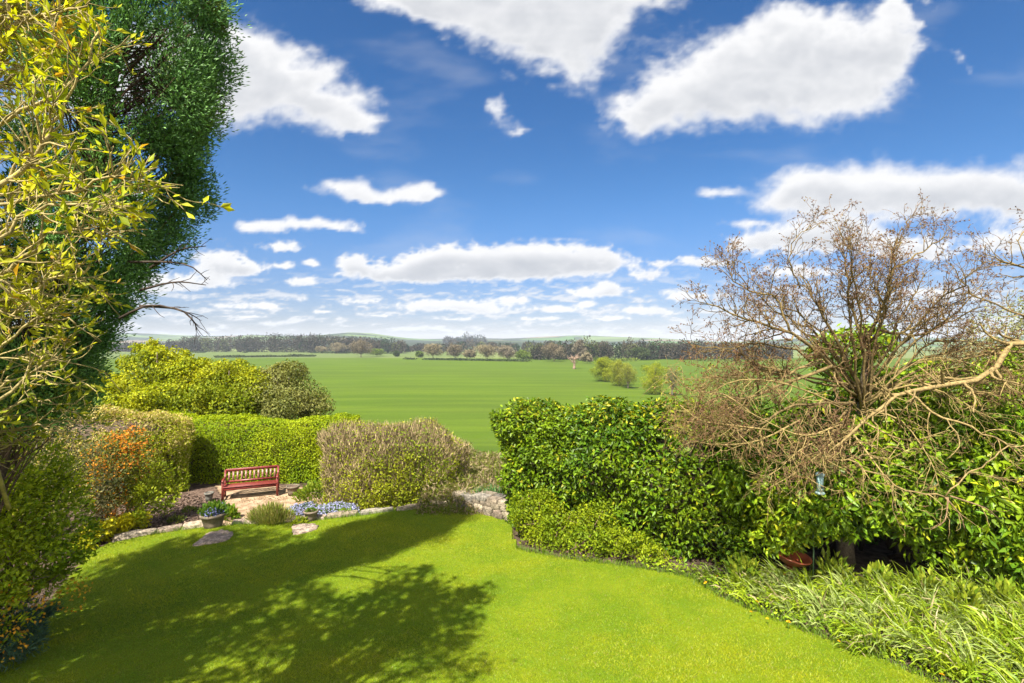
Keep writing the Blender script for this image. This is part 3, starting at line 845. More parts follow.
# beige-green hedge curving round on the left
hp = [np.array([-14.6, 14.3]), np.array([-13.2, 14.6]), np.array([-12.0, 15.1]), np.array([-11.1, 15.8]), np.array([-10.5, 16.7])]
top = [2.7, 2.65, 2.55, 2.4, 2.1]
t = thing('beech_hedge', 'rounded beige and green hedge left of the bench, curving forward', 'hedge', (*hp[2], gz))
P, N, lum = hedge_pts(hp, top, gz, 1.6, 36000, .3, .2, 3.0)
n = len(P); up = np.clip((P[:, 2] - .7) / 1.2 + .5 * wob(P, .8), 0, 1)[:, None]
cg = clumpcol(P, (.18, .24, .006), (.34, .38, .012), 1.6); cb = clumpcol(P, (.42, .34, .10), (.6, .5, .22), 2.5)
pick = rng.uniform(size=(n, 1)) < (.12 + .62 * up)
MB().leaves(P, N + .8 * rdir(n) + np.array([0, 0, .5]), rng.uniform(.05, .1, n), rng.uniform(.02, .04, n), np.where(pick, cb, cg), face=N).build('foliage', M['leaf'], t)
mb = MB(); hedge_core(mb, hp, np.array(top), gz, 1.6, .35, BROWN * 1.4); mb.build('branches', M['twig'], t)

# the twiggy brown hedge in the middle
hp = [G(318, 511, -.1)[:2] + (0, .35), G(352, 511, -.1)[:2] + (0, .2), G(400, 509, -.1)[:2] + (0, .15), G(448, 504, -.1)[:2] + (0, .2), G(468, 500, -.1)[:2] + (0, .5)]
top = [1.95, 1.98, 2.0, 1.92, 1.5]
t = thing('twiggy_hedge', 'brown twiggy hedge with young leaves in the middle of the garden edge', 'hedge', (*hp[2], gz))
P, N, lum = hedge_pts(hp, top, gz, 1.5, 34000, .22, .16, 4.0)
n = len(P)
low = np.clip(1.0 - (P[:, 2] - .2) / 1.8 + .6 * wob(P, 1.0) - .45 * (1 - sstep(P[:, 0], -5.2, -3.6)), 0, 1)
keep = rng.uniform(size=n) < (.12 + .80 * low)
P2, N2 = P[keep] + N[keep] * .09, N[keep]; m_ = len(P2)
MB().leaves(P2, N2 + .9 * rdir(m_) + np.array([0, 0, .3]), rng.uniform(.05, .09, m_), rng.uniform(.03, .05, m_), clumpcol(P2, (.13, .19, .006), (.30, .32, .012), 1.6), face=N2).build('foliage', M['leaf'], t)
P, N, lum = hedge_pts(hp, top, gz, 1.5, 30000, .4, .16, 4.0)
kp = rng.uniform(size=len(P)) < np.clip(.45 + .65 * (P[:, 2] - .2) / 1.3 - .4 * wob(P, 1.0) + .4 * (1 - sstep(P[:, 0], -5.2, -3.6)), .3, 1); P, N = P[kp], N[kp]; n = len(P)
mb = MB(); mb.leaves(P - np.array([0, 0, .12]), .35 * N + np.array([0, 0, 1.1]) + .6 * rdir(n), rng.uniform(.12, .34, n), rng.uniform(.008, .016, n), clumpcol(P, (.23, .175, .09), (.46, .36, .19), 2.0, .3), fold=.1)
hedge_core(mb, hp, np.array(top), gz, 1.5, .42, BROWN * 1.6); mb.build('branches', M['twig'], t)

# rough low bramble bank between the two hedges
bk = thing('bramble_bank', 'low tangled bramble growth above the short stone wall', 'bramble', (-.9, 16.0, -.3))
n = 16000
P = np.stack([rng.uniform(-2.6, .9, n), rng.uniform(13.6, 19, n), np.zeros(n)], 1)
hgt = (1.0 + .25 * wob(P, 1.2)) * sstep(P[:, 1], 13.3, 15.0) * (1.1 - .55 * sstep(P[:, 0], -2.2, -.2))
P[:, 2] = ground_z(P[:, 0], P[:, 1]) + rng.uniform(.2, 1, n) ** .5 * hgt
cg = np.where(rng.uniform(size=(n, 1)) < .5, clumpcol(P, (.13, .17, .02), (.2, .22, .03)), clumpcol(P, (.26, .2, .11), (.36, .29, .17)))
MB().leaves(P, rdir(n) + np.array([0, -.3, .6]), rng.uniform(.06, .2, n), rng.uniform(.012, .045, n), cg).build('foliage', M['leaf'], bk)
dft = thing('iris_clump', 'blue-green strap-leaved clump on top of the short stone wall', 'plant', (*G(487, 499, .3)[:2], .0))
n = 300; c0 = np.array(dft.location)
P = c0 + np.stack([rng.normal(0, .28, n), rng.normal(.35, .14, n), rng.uniform(.0, .3, n)], 1)
MB().blades(P, rdir(n) * .5 + np.array([0, 0, 1.]), rng.uniform(.25, .48, n), .022, rng.uniform(.1, .4, n), GREEN(n, (.05, .16, .05), (.09, .2, .05)), 3).build('leaves', M['grass'], dft)

# ------------------------------------------------------------------ laurel hedge, laurel bush
lp = [np.array([-.25, 12.9]), np.array([1.2, 12.1]), np.array([2.5, 11.25]), np.array([3.7, 10.65]), np.array([4.9, 10.3])]
ltop = [2.8, 2.85, 2.95, 3.1, 3.15]
t = thing('laurel_hedge', 'tall clipped dark green laurel hedge right of the stone wall', 'hedge', (*lp[2], 0))
P, N, lum = hedge_pts(lp, ltop, .02, 1.5, 24000, .5, .30, 6.0)
n = len(P)
ca = clumpcol(P, (.045, .105, .005), (.135, .205, .006), 1.6, .3, .3)
yl = rng.uniform(size=(n, 1)) < (.05 + .2 * (N[:, 2:3] > .6)); ca = np.where(yl, clumpcol(P, (.22, .26, .008), (.36, .34, .02)), ca)
MB().leaves(P, N * .55 + .85 * rdir(n) + np.array([0, 0, .1]), rng.uniform(.09, .16, n), rng.uniform(.045, .07, n), ca, .18, face=.55 * N + np.array([0, 0, .35]) + .55 * rdir(n)).build('foliage', M['glossy_leaf'], t)
mb = MB(); hedge_core(mb, lp, np.array(ltop), .02, 1.5, .42, BROWN * .7); mb.build('branches', M['twig'], t)


def knobbly(lumps, m_=5, f=.42, out=.85):
    """smaller leaf masses budding from each big one, for an uneven outline"""
    res = list(lumps)
    for c, r in lumps:
        for d in rdir(m_):
            d[2] = abs(d[2]) * .8 + .1 if rng.uniform() < .7 else d[2]
            res.append((c + nrm(d) * r * out, r * f * rng.uniform(.6, 1.25)))
    return res


def lump_crown(n, lumps, shell=.35):
    """points through a crown made of ellipsoidal leaf masses: (centre, radii)"""
    wts = np.array([(r[0] * r[1] + r[0] * r[2] + r[1] * r[2]) for c, r in lumps]); kk = rng.choice(len(lumps), n, p=wts / wts.sum())
    cc = np.array([c for c, r in lumps])[kk]; rr = np.array([r for c, r in lumps])[kk]
    d = rdir(n); f = 1 - rng.uniform(0, 1, (n, 1)) ** 1.5 * shell
    P = cc + d * rr * f
    return P, nrm(d / rr)


bush = thing('laurel_bush', 'large unclipped laurel with broad leaves at the right behind the bare tree', 'shrub', (8.2, 11.0, 0))
lumps = []
for px, py, d, r in ((790, 455, 10.9, .9), (800, 510, 10.4, .75), (850, 470, 10.6, .9), (860, 400, 11.3, .95), (905, 440, 10.8, 1.0), (900, 500, 10.2, .8), (950, 480, 10.0, .95), (965, 410, 10.6, 1.05),
                     (1010, 450, 10.0, 1.0), (1020, 385, 10.6, 1.0), (1000, 520, 9.7, .85), (1060, 490, 9.6, 1.1), (1080, 400, 10.2, 1.2), (1050, 560, 9.3, .8), (940, 540, 10.3, .7), (840, 352, 11.6, .65), (870, 340, 11.7, .5), (1110, 540, 9.2, 1.0),
                     (750, 480, 10.7, .7), (740, 430, 11.0, .7), (985, 565, 9.9, .55), (805, 425, 11.2, .7), (858, 428, 10.25, .55), (866, 395, 10.5, .5), (932, 380, 11.2, .6), (890, 390, 11.3, .55), (905, 402, 11.2, .6), (945, 405, 11.0, .7), (845, 505, 10.3, .7), (775, 530, 10.6, .55)):
    lumps.append((U(px, py, d - .35), np.array([r, r * .9, r * .85])))
P, N = lump_crown(36000, lumps, .5)
P = P[(P[:, 2] > .42 + .3 * wob(P, 1.5))]; N = nrm(rdir(len(P)) * .7 + np.array([-.2, -.5, .5])); n = len(P)
ca = clumpcol(P, (.065, .14, .006), (.19, .275, .009), 1.3, .28, .3)
yl = rng.uniform(size=(n, 1)) < .05 + .12 * np.clip(wob(P, .9), 0, 1)[:, None]; ca = np.where(yl, clumpcol(P, (.25, .3, .008), (.4, .4, .02)), ca)
MB().leaves(P, .7 * rdir(n) + np.array([-.1, -.35, -.4]), rng.uniform(.12, .26, n), rng.uniform(.05, .09, n), ca, .15, face=N).build('foliage', M['glossy_leaf'], bush)
mb = MB()
for (c, r) in lumps:
    p0 = np.array([c[0] + rng.normal(0, .3), 11.2 + rng.normal(0, .2), 0.0]); pm = (p0 + c) / 2 + rng.normal(0, .2, 3)
    mb.tube([p0, pm, c, c + rng.normal(0, .3, 3)], [.05, .04, .025, .01], 6, BROWN * 1.2)
mb.build('branches', M['bark'], bush)
# dark hedge bottom beyond, closing the view under the laurel
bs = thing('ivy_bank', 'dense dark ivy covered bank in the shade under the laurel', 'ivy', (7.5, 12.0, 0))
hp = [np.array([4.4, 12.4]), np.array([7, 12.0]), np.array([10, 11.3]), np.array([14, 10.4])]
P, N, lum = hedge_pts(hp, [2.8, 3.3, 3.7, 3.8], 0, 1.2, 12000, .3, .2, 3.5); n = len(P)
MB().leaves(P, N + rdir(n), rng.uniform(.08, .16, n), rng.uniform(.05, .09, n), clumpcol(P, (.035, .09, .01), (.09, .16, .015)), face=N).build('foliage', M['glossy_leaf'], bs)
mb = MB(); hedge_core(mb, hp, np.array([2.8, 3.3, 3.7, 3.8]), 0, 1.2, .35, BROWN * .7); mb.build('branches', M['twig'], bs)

# golden shrub at the foot of the laurel hedge
gs = thing('golden_shrub', 'low yellow-green shrub at the foot of the laurel hedge', 'shrub', (1.2, 11.4, 0))
lumps = [(U(px, py, d), np.array([r, r * .8, r * .9])) for px, py, d, r in ((540, 520, 12.0, .62), (560, 532, 11.7, .62), (590, 528, 11.5, .6), (585, 548, 11.1, .5), (620, 545, 11.0, .5), (545, 548, 11.6, .45), (655, 560, 10.7, .4), (528, 508, 12.3, .4))]
P, N = lump_crown(14000, knobbly(lumps, 6, .36, .95), .5); k_ = P[:, 2] > 0; P, N = P[k_], N[k_]; n = len(P)
P += N * (.1 * wob(P, 3))[:, None]
MB().leaves(P, N + .7 * rdir(n) + np.array([0, 0, .4]), rng.uniform(.05, .09, n), rng.uniform(.025, .045, n), clumpcol(P, (.13, .2, .005), (.29, .34, .008), 2.0), face=N).build('foliage', M['leaf'], gs)
mb = MB()
for c, r in lumps:
    for j in range(6): mb.tube([np.array([c[0] + rng.normal(0, .1), c[1] + rng.normal(0, .1), 0]), c + rng.normal(0, .1, 3), c + rdir(1)[0] * r * .9], [.018, .013, .005], 5, np.array([.16, .10, .07]))
mb.build('branches', M['bark'], gs)


# ------------------------------------------------------------------ branch growth
def spline(ctrl, n=14):
    P = np.array(ctrl, float); m_ = len(P)
    if m_ == 2: return P[0] + (P[1] - P[0]) * np.linspace(0, 1, n)[:, None]
    Pe = np.vstack([2 * P[0] - P[1], P, 2 * P[-1] - P[-2]]); out = []
    for tt in np.linspace(0, m_ - 1 - 1e-6, n):
        i = int(tt); f = tt - i; a, b, c, d = Pe[i:i + 4]
        out.append(.5 * ((2 * b) + (c - a) * f + (2 * a - 5 * b + 4 * c - d) * f * f + (3 * b - a - 3 * c + d) * f ** 3))
    return np.array(out)


def walk(p, d, length, nseg, wander, pull=np.zeros(3)):
    pts = [p]; d = nrm(d)
    for i in range(nseg):
        d = nrm(d + rng.normal(0, wander, 3) + pull)
        p = p + d * (length / nseg); pts.append(p)
    return np.array(pts)


def bud_clusters(mb, P, D, size, cols):
    n = len(P)
    for j in range(3): mb.leaves(P + rdir(n) * size * .3, D + 1.0 * rdir(n), rng.uniform(.7, 1.3, n) * size, size * .55, cols(n))


def branch_out(mb, path, r0, r1, levels, col, sides=6, tips=None, squash=1.0):
    """put a limb into the mesh, then twigs off it, recursively. levels: list of dict(n, len, ang, wander, pull)"""
    rad = np.linspace(r0, r1, len(path)); mb.tube(path, rad, sides, col * rng.uniform(.8, 1.2))
    if not levels:
        if tips is not None:
            tips.append((path[-1], nrm(path[-1] - path[-2])))
            if len(path) > 3 and rng.uniform() < .7: tips.append((path[-3], nrm(path[-1] - path[-2])))
        return
    lv = levels[0]; T = nrm(np.gradient(path, axis=0))
    ln = np.linalg.norm(np.diff(path, axis=0), axis=1).sum()
    nn = max(1, int(round(lv['n'] * ln * rng.uniform(.8, 1.2))))
    for f in rng.uniform(lv.get('from', .2), 1.0, nn):
        x = f * (len(path) - 1); i = min(int(x), len(path) - 2); p = path[i] + (path[i + 1] - path[i]) * (x - i)
        side = nrm(np.cross(T[i], rdir(1)[0])); side[1] *= squash
        a = lv['ang'] * rng.uniform(.6, 1.3); d = T[i] * math.cos(a) + side * math.sin(a)
        L_ = lv['len'] * rng.uniform(.5, 1.25) * (1 - .35 * f)
        rr = (r0 + (r1 - r0) * f) * .62
        rr = min(rr, lv.get('rmax', 1)); rr = max(rr, .0028)
        pth = walk(p, d, L_, lv.get('seg', 5), lv['wander'], np.array(lv.get('pull', (0, 0, 0))))
        branch_out(mb, pth, rr, max(rr * .4, .0022), levels[1:], lv.get('col', col), max(3, sides - 1), tips, squash)


# ------------------------------------------------------------------ bare gnarled tree in front of the laurel
BK = np.array([.165, .12, .05])
bt = thing('bare_tree', 'gnarled bare tree with reddish buds spreading in front of the laurel', 'tree', (6.9, 10.4, 0))
tb = np.array([7.05, 10.8, 0.0])
mb = MB(); fork = U(862, 402, 9.6)
mb.tube(spline([tb + (0, 0, -.05), tb + (-.05, -.05, .7), tb + (.0, -.3, 1.9), fork, U(866, 352, 9.45)], 14), np.linspace(.18, .035, 14), 9, np.array([.15, .115, .075]))
mb.build('trunk', M['bark'], bt, True)
mb = MB(); tips = []
limbs = [
    ([(862, 402, 9.6), (868, 340, 9.4), (890, 290, 9.3), (897, 240, 9.3)], .075, .012),
    ([(868, 350, 9.4), (850, 305, 9.5), (848, 268, 9.4), (838, 228, 9.3)], .05, .009),
    ([(862, 395, 9.6), (842, 352, 9.1), (822, 315, 8.9), (800, 275, 8.8)], .07, .010),
    ([(858, 400, 9.6), (825, 360, 9.0), (785, 330, 8.5), (740, 318, 8.2), (705, 300, 8.1)], .065, .010),
    ([(790, 333, 8.55), (775, 300, 8.5), (738, 285, 8.4), (725, 258, 8.3)], .035, .008),
    ([(832, 366, 9.0), (760, 395, 8.6), (715, 400, 8.2), (690, 425, 8.0)], .05, .010),
    ([(858, 402, 9.6), (800, 405, 8.6), (745, 430, 8.1), (712, 425, 7.9)], .05, .009),
    ([(880, 330, 9.35), (920, 335, 9.2), (955, 315, 9.0), (985, 282, 8.9)], .045, .008),
    ([(893, 270, 9.3), (925, 250, 9.2), (952, 232, 9.2)], .032, .007),
    ([(897, 250, 9.3), (905, 232, 9.2), (912, 214, 9.1)], .022, .006),
    ([(872, 380, 9.5), (920, 330, 9.6), (965, 345, 9.4)], .04, .008),
    ([(800, 288, 8.85), (790, 262, 8.8), (798, 236, 8.8), (830, 222, 8.9)], .022, .006),
    ([(850, 410, 9.5), (830, 440, 8.5), (790, 462, 8.0), (760, 455, 7.8)], .05, .010),
    ([(852, 405, 9.5), (824, 440, 8.6), (822, 462, 8.3), (835, 500, 8.2)], .035, .008),
    ([(822, 362, 9.0), (780, 372, 8.7), (735, 352, 8.5), (688, 345, 8.3)], .04, .008),
    ([(868, 345, 9.4), (885, 310, 8.9), (870, 280, 8.8), (872, 245, 8.7)], .03, .007),
]
LV = [dict(n=9.0, len=.62, ang=.95, wander=.24, pull=(0, 0, .09), seg=6, **{'from': .15}),
      dict(n=8.0, len=.42, ang=.85, wander=.26, pull=(0, 0, .05), seg=5, rmax=.008, col=np.array([.17, .105, .05])),
      dict(n=7.0, len=.17, ang=.8, wander=.25, seg=3, rmax=.0045)]
for ctrl, r0, r1 in limbs:
    pth = spline([U(*c) for c in ctrl], 12); pth[1:] += rng.normal(0, .02, pth[1:].shape)
    branch_out(mb, pth, r0 * .62, r1 * .7, LV, BK, 7, tips, .7)
# arching limbs that fill the crown out into a wide dome
for j in range(20):
    a = R(rng.uniform(-8, 188)); rr = rng.uniform(.75, 1.05)
    ex, ey = 866 + math.cos(a) * 172 * rr, 396 - math.sin(a) * 165 * rr
    mx_, my_ = 864 + math.cos(a) * 90 * rr, 396 - math.sin(a) * 80 * rr - 22 * abs(math.cos(a))
    de = rng.uniform(7.9, 9.6)
    pth = spline([U(862, 404 + rng.uniform(-20, 8), 9.5), U(mx_ + rng.normal(0, 8), my_ + rng.normal(0, 8), (9.5 + de) / 2), U(ex, ey, de)], 11); pth[1:] += rng.normal(0, .03, pth[1:].shape)
    branch_out(mb, pth, .026, .006, [dict(LV[0], n=6.0, **{'from': .42}), LV[1], LV[2]], BK, 6, tips, .8)
# lower drooping tangle of pale twigs over the laurel leaves
LVD = [dict(n=8.5, len=.75, ang=1.0, wander=.25, pull=(-.02, -.02, -.03), seg=6, **{'from': .1}),
       dict(n=6.5, len=.38, ang=.9, wander=.3, pull=(0, 0, -.03), seg=4, rmax=.009, col=np.array([.235, .17, .065]))]
droop = [
    ([(800, 420, 8.5), (760, 440, 8.0), (720, 445, 7.9), (690, 440, 7.9)], .03, .006),
    ([(835, 440, 8.5), (800, 470, 8.0), (765, 490, 7.9)], .03, .006),
    ([(850, 430, 8.5), (880, 470, 8.0), (900, 500, 8.0)], .03, .006),
    ([(840, 425, 8.6), (800, 435, 8.1), (745, 410, 8.0)], .03, .006),
    ([(760, 420, 8.3), (725, 395, 8.2), (690, 390, 8.2), (672, 372, 8.2)], .03, .006),
    ([(770, 430, 8.2), (730, 425, 8.0), (700, 420, 7.9), (680, 405, 7.9)], .025, .006),
    ([(820, 440, 8.5), (800, 450, 8.0), (770, 475, 7.9), (745, 470, 7.8)], .02, .005),
    ([(860, 420, 8.8), (905, 440, 8.3), (950, 430, 8.2)], .03, .006), ([(862, 405, 9.2), (910, 385, 8.5), (960, 400, 8.3), (1000, 430, 8.2)], .03, .006), ([(862, 410, 9.0), (900, 420, 8.3), (930, 460, 8.1), (940, 490, 8.0)], .028, .006),
    ([(855, 415, 8.8), (850, 450, 8.2), (870, 480, 8.0)], .024, .006), ([(850, 410, 8.9), (790, 385, 8.4), (740, 380, 8.2), (705, 395, 8.1)], .028, .006), ([(870, 400, 9.2), (920, 360, 8.8), (975, 365, 8.6), (1010, 385, 8.5)], .028, .006),
]
for ctrl, r0, r1 in droop:
    branch_out(mb, spline([U(*c) for c in ctrl], 10), r0 * .6, r1 * .7, LVD, np.array([.24, .18, .07]), 6, None, .8)
mb.build('branches', M['bark'], bt)
tp = np.array([a for a, b in tips]); td = np.array([b for a, b in tips])
mb = MB(); bud_clusters(mb, tp, td, .032, lambda n: pal(n, [(.17, .085, .05), (.13, .07, .045), (.24, .17, .06)], [3, 2, 2]))
mb.build('buds', M['leaf'], bt)

# the second bare tree reaching in from the right, with a long low limb
bt2 = thing('bare_tree', 'second bare tree whose long pale limbs reach in at the right edge', 'tree', (10.6, 8.6, 0))
mb = MB(); b0 = np.array([10.6, 8.6, 0.0]); fk = np.array([10.2, 8.5, 3.2])
mb.tube(spline([b0 + (0, 0, -.05), b0 + (.1, 0, 1.6), fk], 9), np.linspace(.2, .13, 9), 9, np.array([.17, .12, .08])); mb.build('trunk', M['bark'], bt2, True)
mb = MB(); tips = []
for ctrl, r0, r1 in [
    ([tuple(fk), U(1030, 340, 8.5), U(990, 372, 8.3), U(940, 386, 8.1), U(900, 392, 8.0), U(870, 416, 7.9), U(838, 446, 7.8)], .075, .02),
    ([tuple(fk), U(1060, 290, 8.6), U(1020, 268, 8.4), U(985, 255, 8.3)], .06, .008),
    ([tuple(fk), U(1070, 250, 8.8), U(1040, 220, 8.7), U(1018, 240, 8.5)], .05, .008),
    ([U(1040, 335, 8.5), U(1010, 310, 8.3), U(975, 295, 8.3), U(945, 262, 8.2)], .03, .006),
    ([U(905, 391, 8.0), U(950, 420, 7.7), U(1000, 440, 7.5), U(1040, 470, 7.4)], .028, .012),
    ([U(828, 456, 8.0), U(860, 466, 7.7), U(900, 488, 7.5), U(945, 497, 7.4)], .022, .012),
    ([U(945, 497, 7.4), U(975, 470, 7.3), U(1005, 450, 7.2), U(1040, 440, 7.2)], .018, .008),
]:
    pth = spline(ctrl, 14); pth[1:] += rng.normal(0, .018, pth[1:].shape)
    branch_out(mb, pth, r0 * (.68 if r0 > .07 else .62), r1 * .9, [dict(LV[0], n=5.2), dict(LV[1], n=4.6), LV[2]] if ctrl[-1][2] > 5 else [dict(LVD[0], n=4.5), LVD[1]], BK * 1.3, 8, tips, .8)
for ctrl in ([U(945, 497, 7.4), U(960, 515, 7.4), U(965, 530, 7.4)], [U(948, 497, 7.4), U(945, 520, 7.3), U(930, 530, 7.3)], [U(950, 496, 7.4), U(985, 508, 7.3), U(1000, 520, 7.3)]):
    branch_out(mb, spline(ctrl, 7), .014, .004, [LVD[1]], np.array([.2, .13, .07]), 5)
mb.build('branches', M['bark'], bt2)
tp = np.array([a for a, b in tips]); td = np.array([b for a, b in tips])
mb = MB(); bud_clusters(mb, tp, td, .03, lambda n: pal(n, [(.17, .085, .05), (.13, .07, .045), (.24, .17, .06)], [3, 2, 2])); mb.build('buds', M['leaf'], bt2)

# brown thorny shrub on top of the hedge at the tree's left
tg = thing('thorny_shrub', 'reddish brown twiggy shrub growing through the right end of the clipped laurel', 'shrub', (3.5, 10.2, 0))
mb = MB(); tips = []
for j in range(17):
    e = U(rng.uniform(665, 790), rng.uniform(355, 440), rng.uniform(9.0, 9.9)); b_ = np.array([rng.uniform(3.2, 4.8), 11.3, 2.0])
    branch_out(mb, spline([b_, (b_ + e) / 2 + (0, .1, .35), e], 9), .012, .004, [dict(n=3.2, len=.5, ang=.9, wander=.25, seg=4, rmax=.008, **{'from': .55}), dict(n=6, len=.2, ang=.9, wander=.25, seg=3, rmax=.005)], np.array([.23, .165, .065]), 5, tips)
mb.build('branches', M['twig'], tg)
tp = np.array([a for a, b in tips]); td = np.array([b for a, b in tips])
mb = MB(); bud_clusters(mb, tp, td, .05, lambda n: pal(n, [(.30, .19, .07), (.26, .14, .06), (.24, .27, .02)], [3, 1, 4])); mb.build('leaves', M['leaf'], tg)

# ------------------------------------------------------------------ bird feeder, bird bath, stake
fp = U(820, 494, 8.25); ft = thing('bird_feeder', 'blue-green tube bird feeder hanging from the bare tree', 'bird feeder', fp)
M['feeder'] = solid_mat('feeder_plastic', two_tone((.17, .28, .28), (.25, .36, .36), 20.0), 0.25, None, .5)
M['feeder_cap'] = solid_mat('feeder_cap', two_tone((.14, .20, .19), (.2, .27, .26), 20.0), 0.4, None, .5)
M['dark'] = solid_mat('dark_hole', (.02, .025, .03), .6)
M['wire'] = solid_mat('green_wire', (.05, .09, .04), .5)
MB().lathe([(.001, .03), (.05, .03), (.05, .31), (.001, .31)], fp, 16).build('tube', M['feeder'], ft, False)
MB().lathe([(.001, .005), (.07, .0), (.075, .02), (.055, .04), (.001, .04)], fp, 16).build('tray', M['feeder_cap'], ft)
MB().lathe([(.062, .295), (.068, .32), (.05, .345), (.001, .355)], fp, 16).build('cap', M['feeder_cap'], ft)
MB().tube([fp + (0, -.056, .12), fp + (0, -.044, .12)], [.018, .018], 10).build('feeding_port', M['dark'], ft)
MB().tube([fp + (-.055, -.02, .085), fp + (.0, -.055, .085), fp + (.055, -.02, .085)], [.005] * 3, 5).build('perch', M['feeder_cap'], ft)
MB().tube(spline([fp + (0, 0, .35), fp + (.012, 0, .42), U(822, 462, 8.3)], 6), [.004] * 6, 5).build('hanger', M['wire'], ft)

bb = U(791, 558, 10.0); bz = bb[2]
bth = thing('bird_bath', 'tilted terracotta bird bath bowl on a short pedestal under the laurel', 'bird bath', (bb[0], bb[1], 0))
ct, st = math.cos(R(8)), math.sin(R(8)); tilt = np.array([[1, 0, 0], [0, ct, -st], [0, st, ct]]) @ np.array([[math.cos(R(10)), 0, math.sin(R(10))], [0, 1, 0], [-math.sin(R(10)), 0, math.cos(R(10))]])
MB().lathe([(.02, -.11), (.14, -.10), (.27, -.02), (.335, .065), (.35, .07), (.35, .09), (.325, .09), (.25, .01), (.13, -.03), (.001, -.04)], bb, 36, tilt=tilt).build('bowl', M['terracotta'], bth, True)
MB().lathe([(.19, 0), (.19, .04), (.1, .09), (.08, bz * .6), (.12, bz - .04)], (bb[0], bb[1], 0), 20).build('pedestal', M['terracotta'], bth, True)
sp = np.array([(813 - 512) / F * 9.7, 9.7, 0.])
tag(MB().tube([sp + (0, 0, -.05), sp + (.01, 0, .6), sp + (0, 0, 1.25)], [.014, .014, .012], 6).build('plant_stake', M['wire']), 'thin green stake standing right of the bird bath', 'plant stake')

# ------------------------------------------------------------------ border in front of the laurel
BED = np.array([p[:2] for p in BED_EDGE] + [np.array([12, -2]), np.array([12, 9.6]), np.array([8.2, 9.6]), np.array([6.5, 9.9]), np.array([5.0, 10.1]), np.array([3.4, 10.4]), np.array([1.0, 12])])
n = 330; cl = np.stack([rng.uniform(3.0, 9.5, n), rng.uniform(6.0, 10, n)], 1)
ok = inside(cl, BED); cl = cl[ok]
edge_r = np.interp(cl[:, 0], [p[0] for p in BED_EDGE[:8]], [p[1] for p in BED_EDGE[:8]])
dist = cl[:, 1] - edge_r
cl = cl[(dist < 2.6)]; dist = dist[dist < 2.6]
mb = MB()
for (x, y), dd in zip(cl, dist):
    big = float(np.clip((x - 3.6) / 1.8, .25, 1)) * (.75 if dd < .25 else 1)
    m_ = int(24 * big) + 6
    P = np.stack([x + rng.normal(0, .07, m_), y + rng.normal(0, .07, m_), np.full(m_, -.02)], 1)
    lean = np.array([-.4, 0.05, 0]) + rng.normal(0, .18, 3) * np.array([1, 1, 0])
    A = rdir(m_) * np.array([.36, .36, .1]) + np.array([0, 0, 1.]) + lean
    grey = rng.uniform() < .4
    c_ = GREEN(m_, (.17, .24, .05), (.36, .42, .13)) if grey else GREEN(m_, (.15, .25, .008), (.32, .40, .02))
    c_ = np.where(rng.uniform(size=(m_, 1)) < .08, np.array([.36, .30, .15]), c_)
    mb.blades(P, A, rng.uniform(.3, .74, m_) * (.5 + .5 * big), rng.uniform(.022, .044, m_), rng.uniform(.05, .45, m_), c_, 4)
tag(mb.build('strap_leaves', M['grass']), 'long grey-green strap leaves filling the border beside the lawn', 'strap leaves', kind='stuff')

# leafy ground cover between
n = 17000
P = np.stack([rng.uniform(2.6, 9.5, n), rng.uniform(6.0, 10.6, n), rng.uniform(.0, .16, n) ** 1.0], 1); P = P[inside(P[:, :2], BED)]; n = len(P)
MB().leaves(P, rdir(n) + np.array([0, 0, .9]), rng.uniform(.04, .09, n), rng.uniform(.025, .05, n), clumpcol(P, (.12, .22, .008), (.28, .36, .012), 2.0), face=np.tile(np.array([0, -.3, 1.]), (n, 1))).build('ground_cover', M['leaf'])
tag(bpy.data.objects['ground_cover'], 'low bright green ground cover leaves along the border', 'ground cover', kind='stuff')

BROAD = [(880, 590, 'first pale broad-leaved seedling right of the trunk, under the laurel'), (925, 598, 'broad-leaved yellow-green plant before the dark gap under the laurel'), (965, 612, 'broad-leaved plant among the strap leaves near the right edge'), (1005, 610, 'yellowing broad-leaved plant at the far right of the border'), (835, 580, 'shiny pale-leaved plant between the bird bath and the tree trunk'), (745, 582, 'small leafy plant at the left end of the border')]
for px, py, lab in BROAD:
    cushion('broadleaf_plant', lab, 'plant', G(px, py, .05), .26, .42, 130, .17, lambda n: GREEN(n, (.11, .2, .012), (.32, .36, .03)), upright=.9, mat='glossy_leaf')

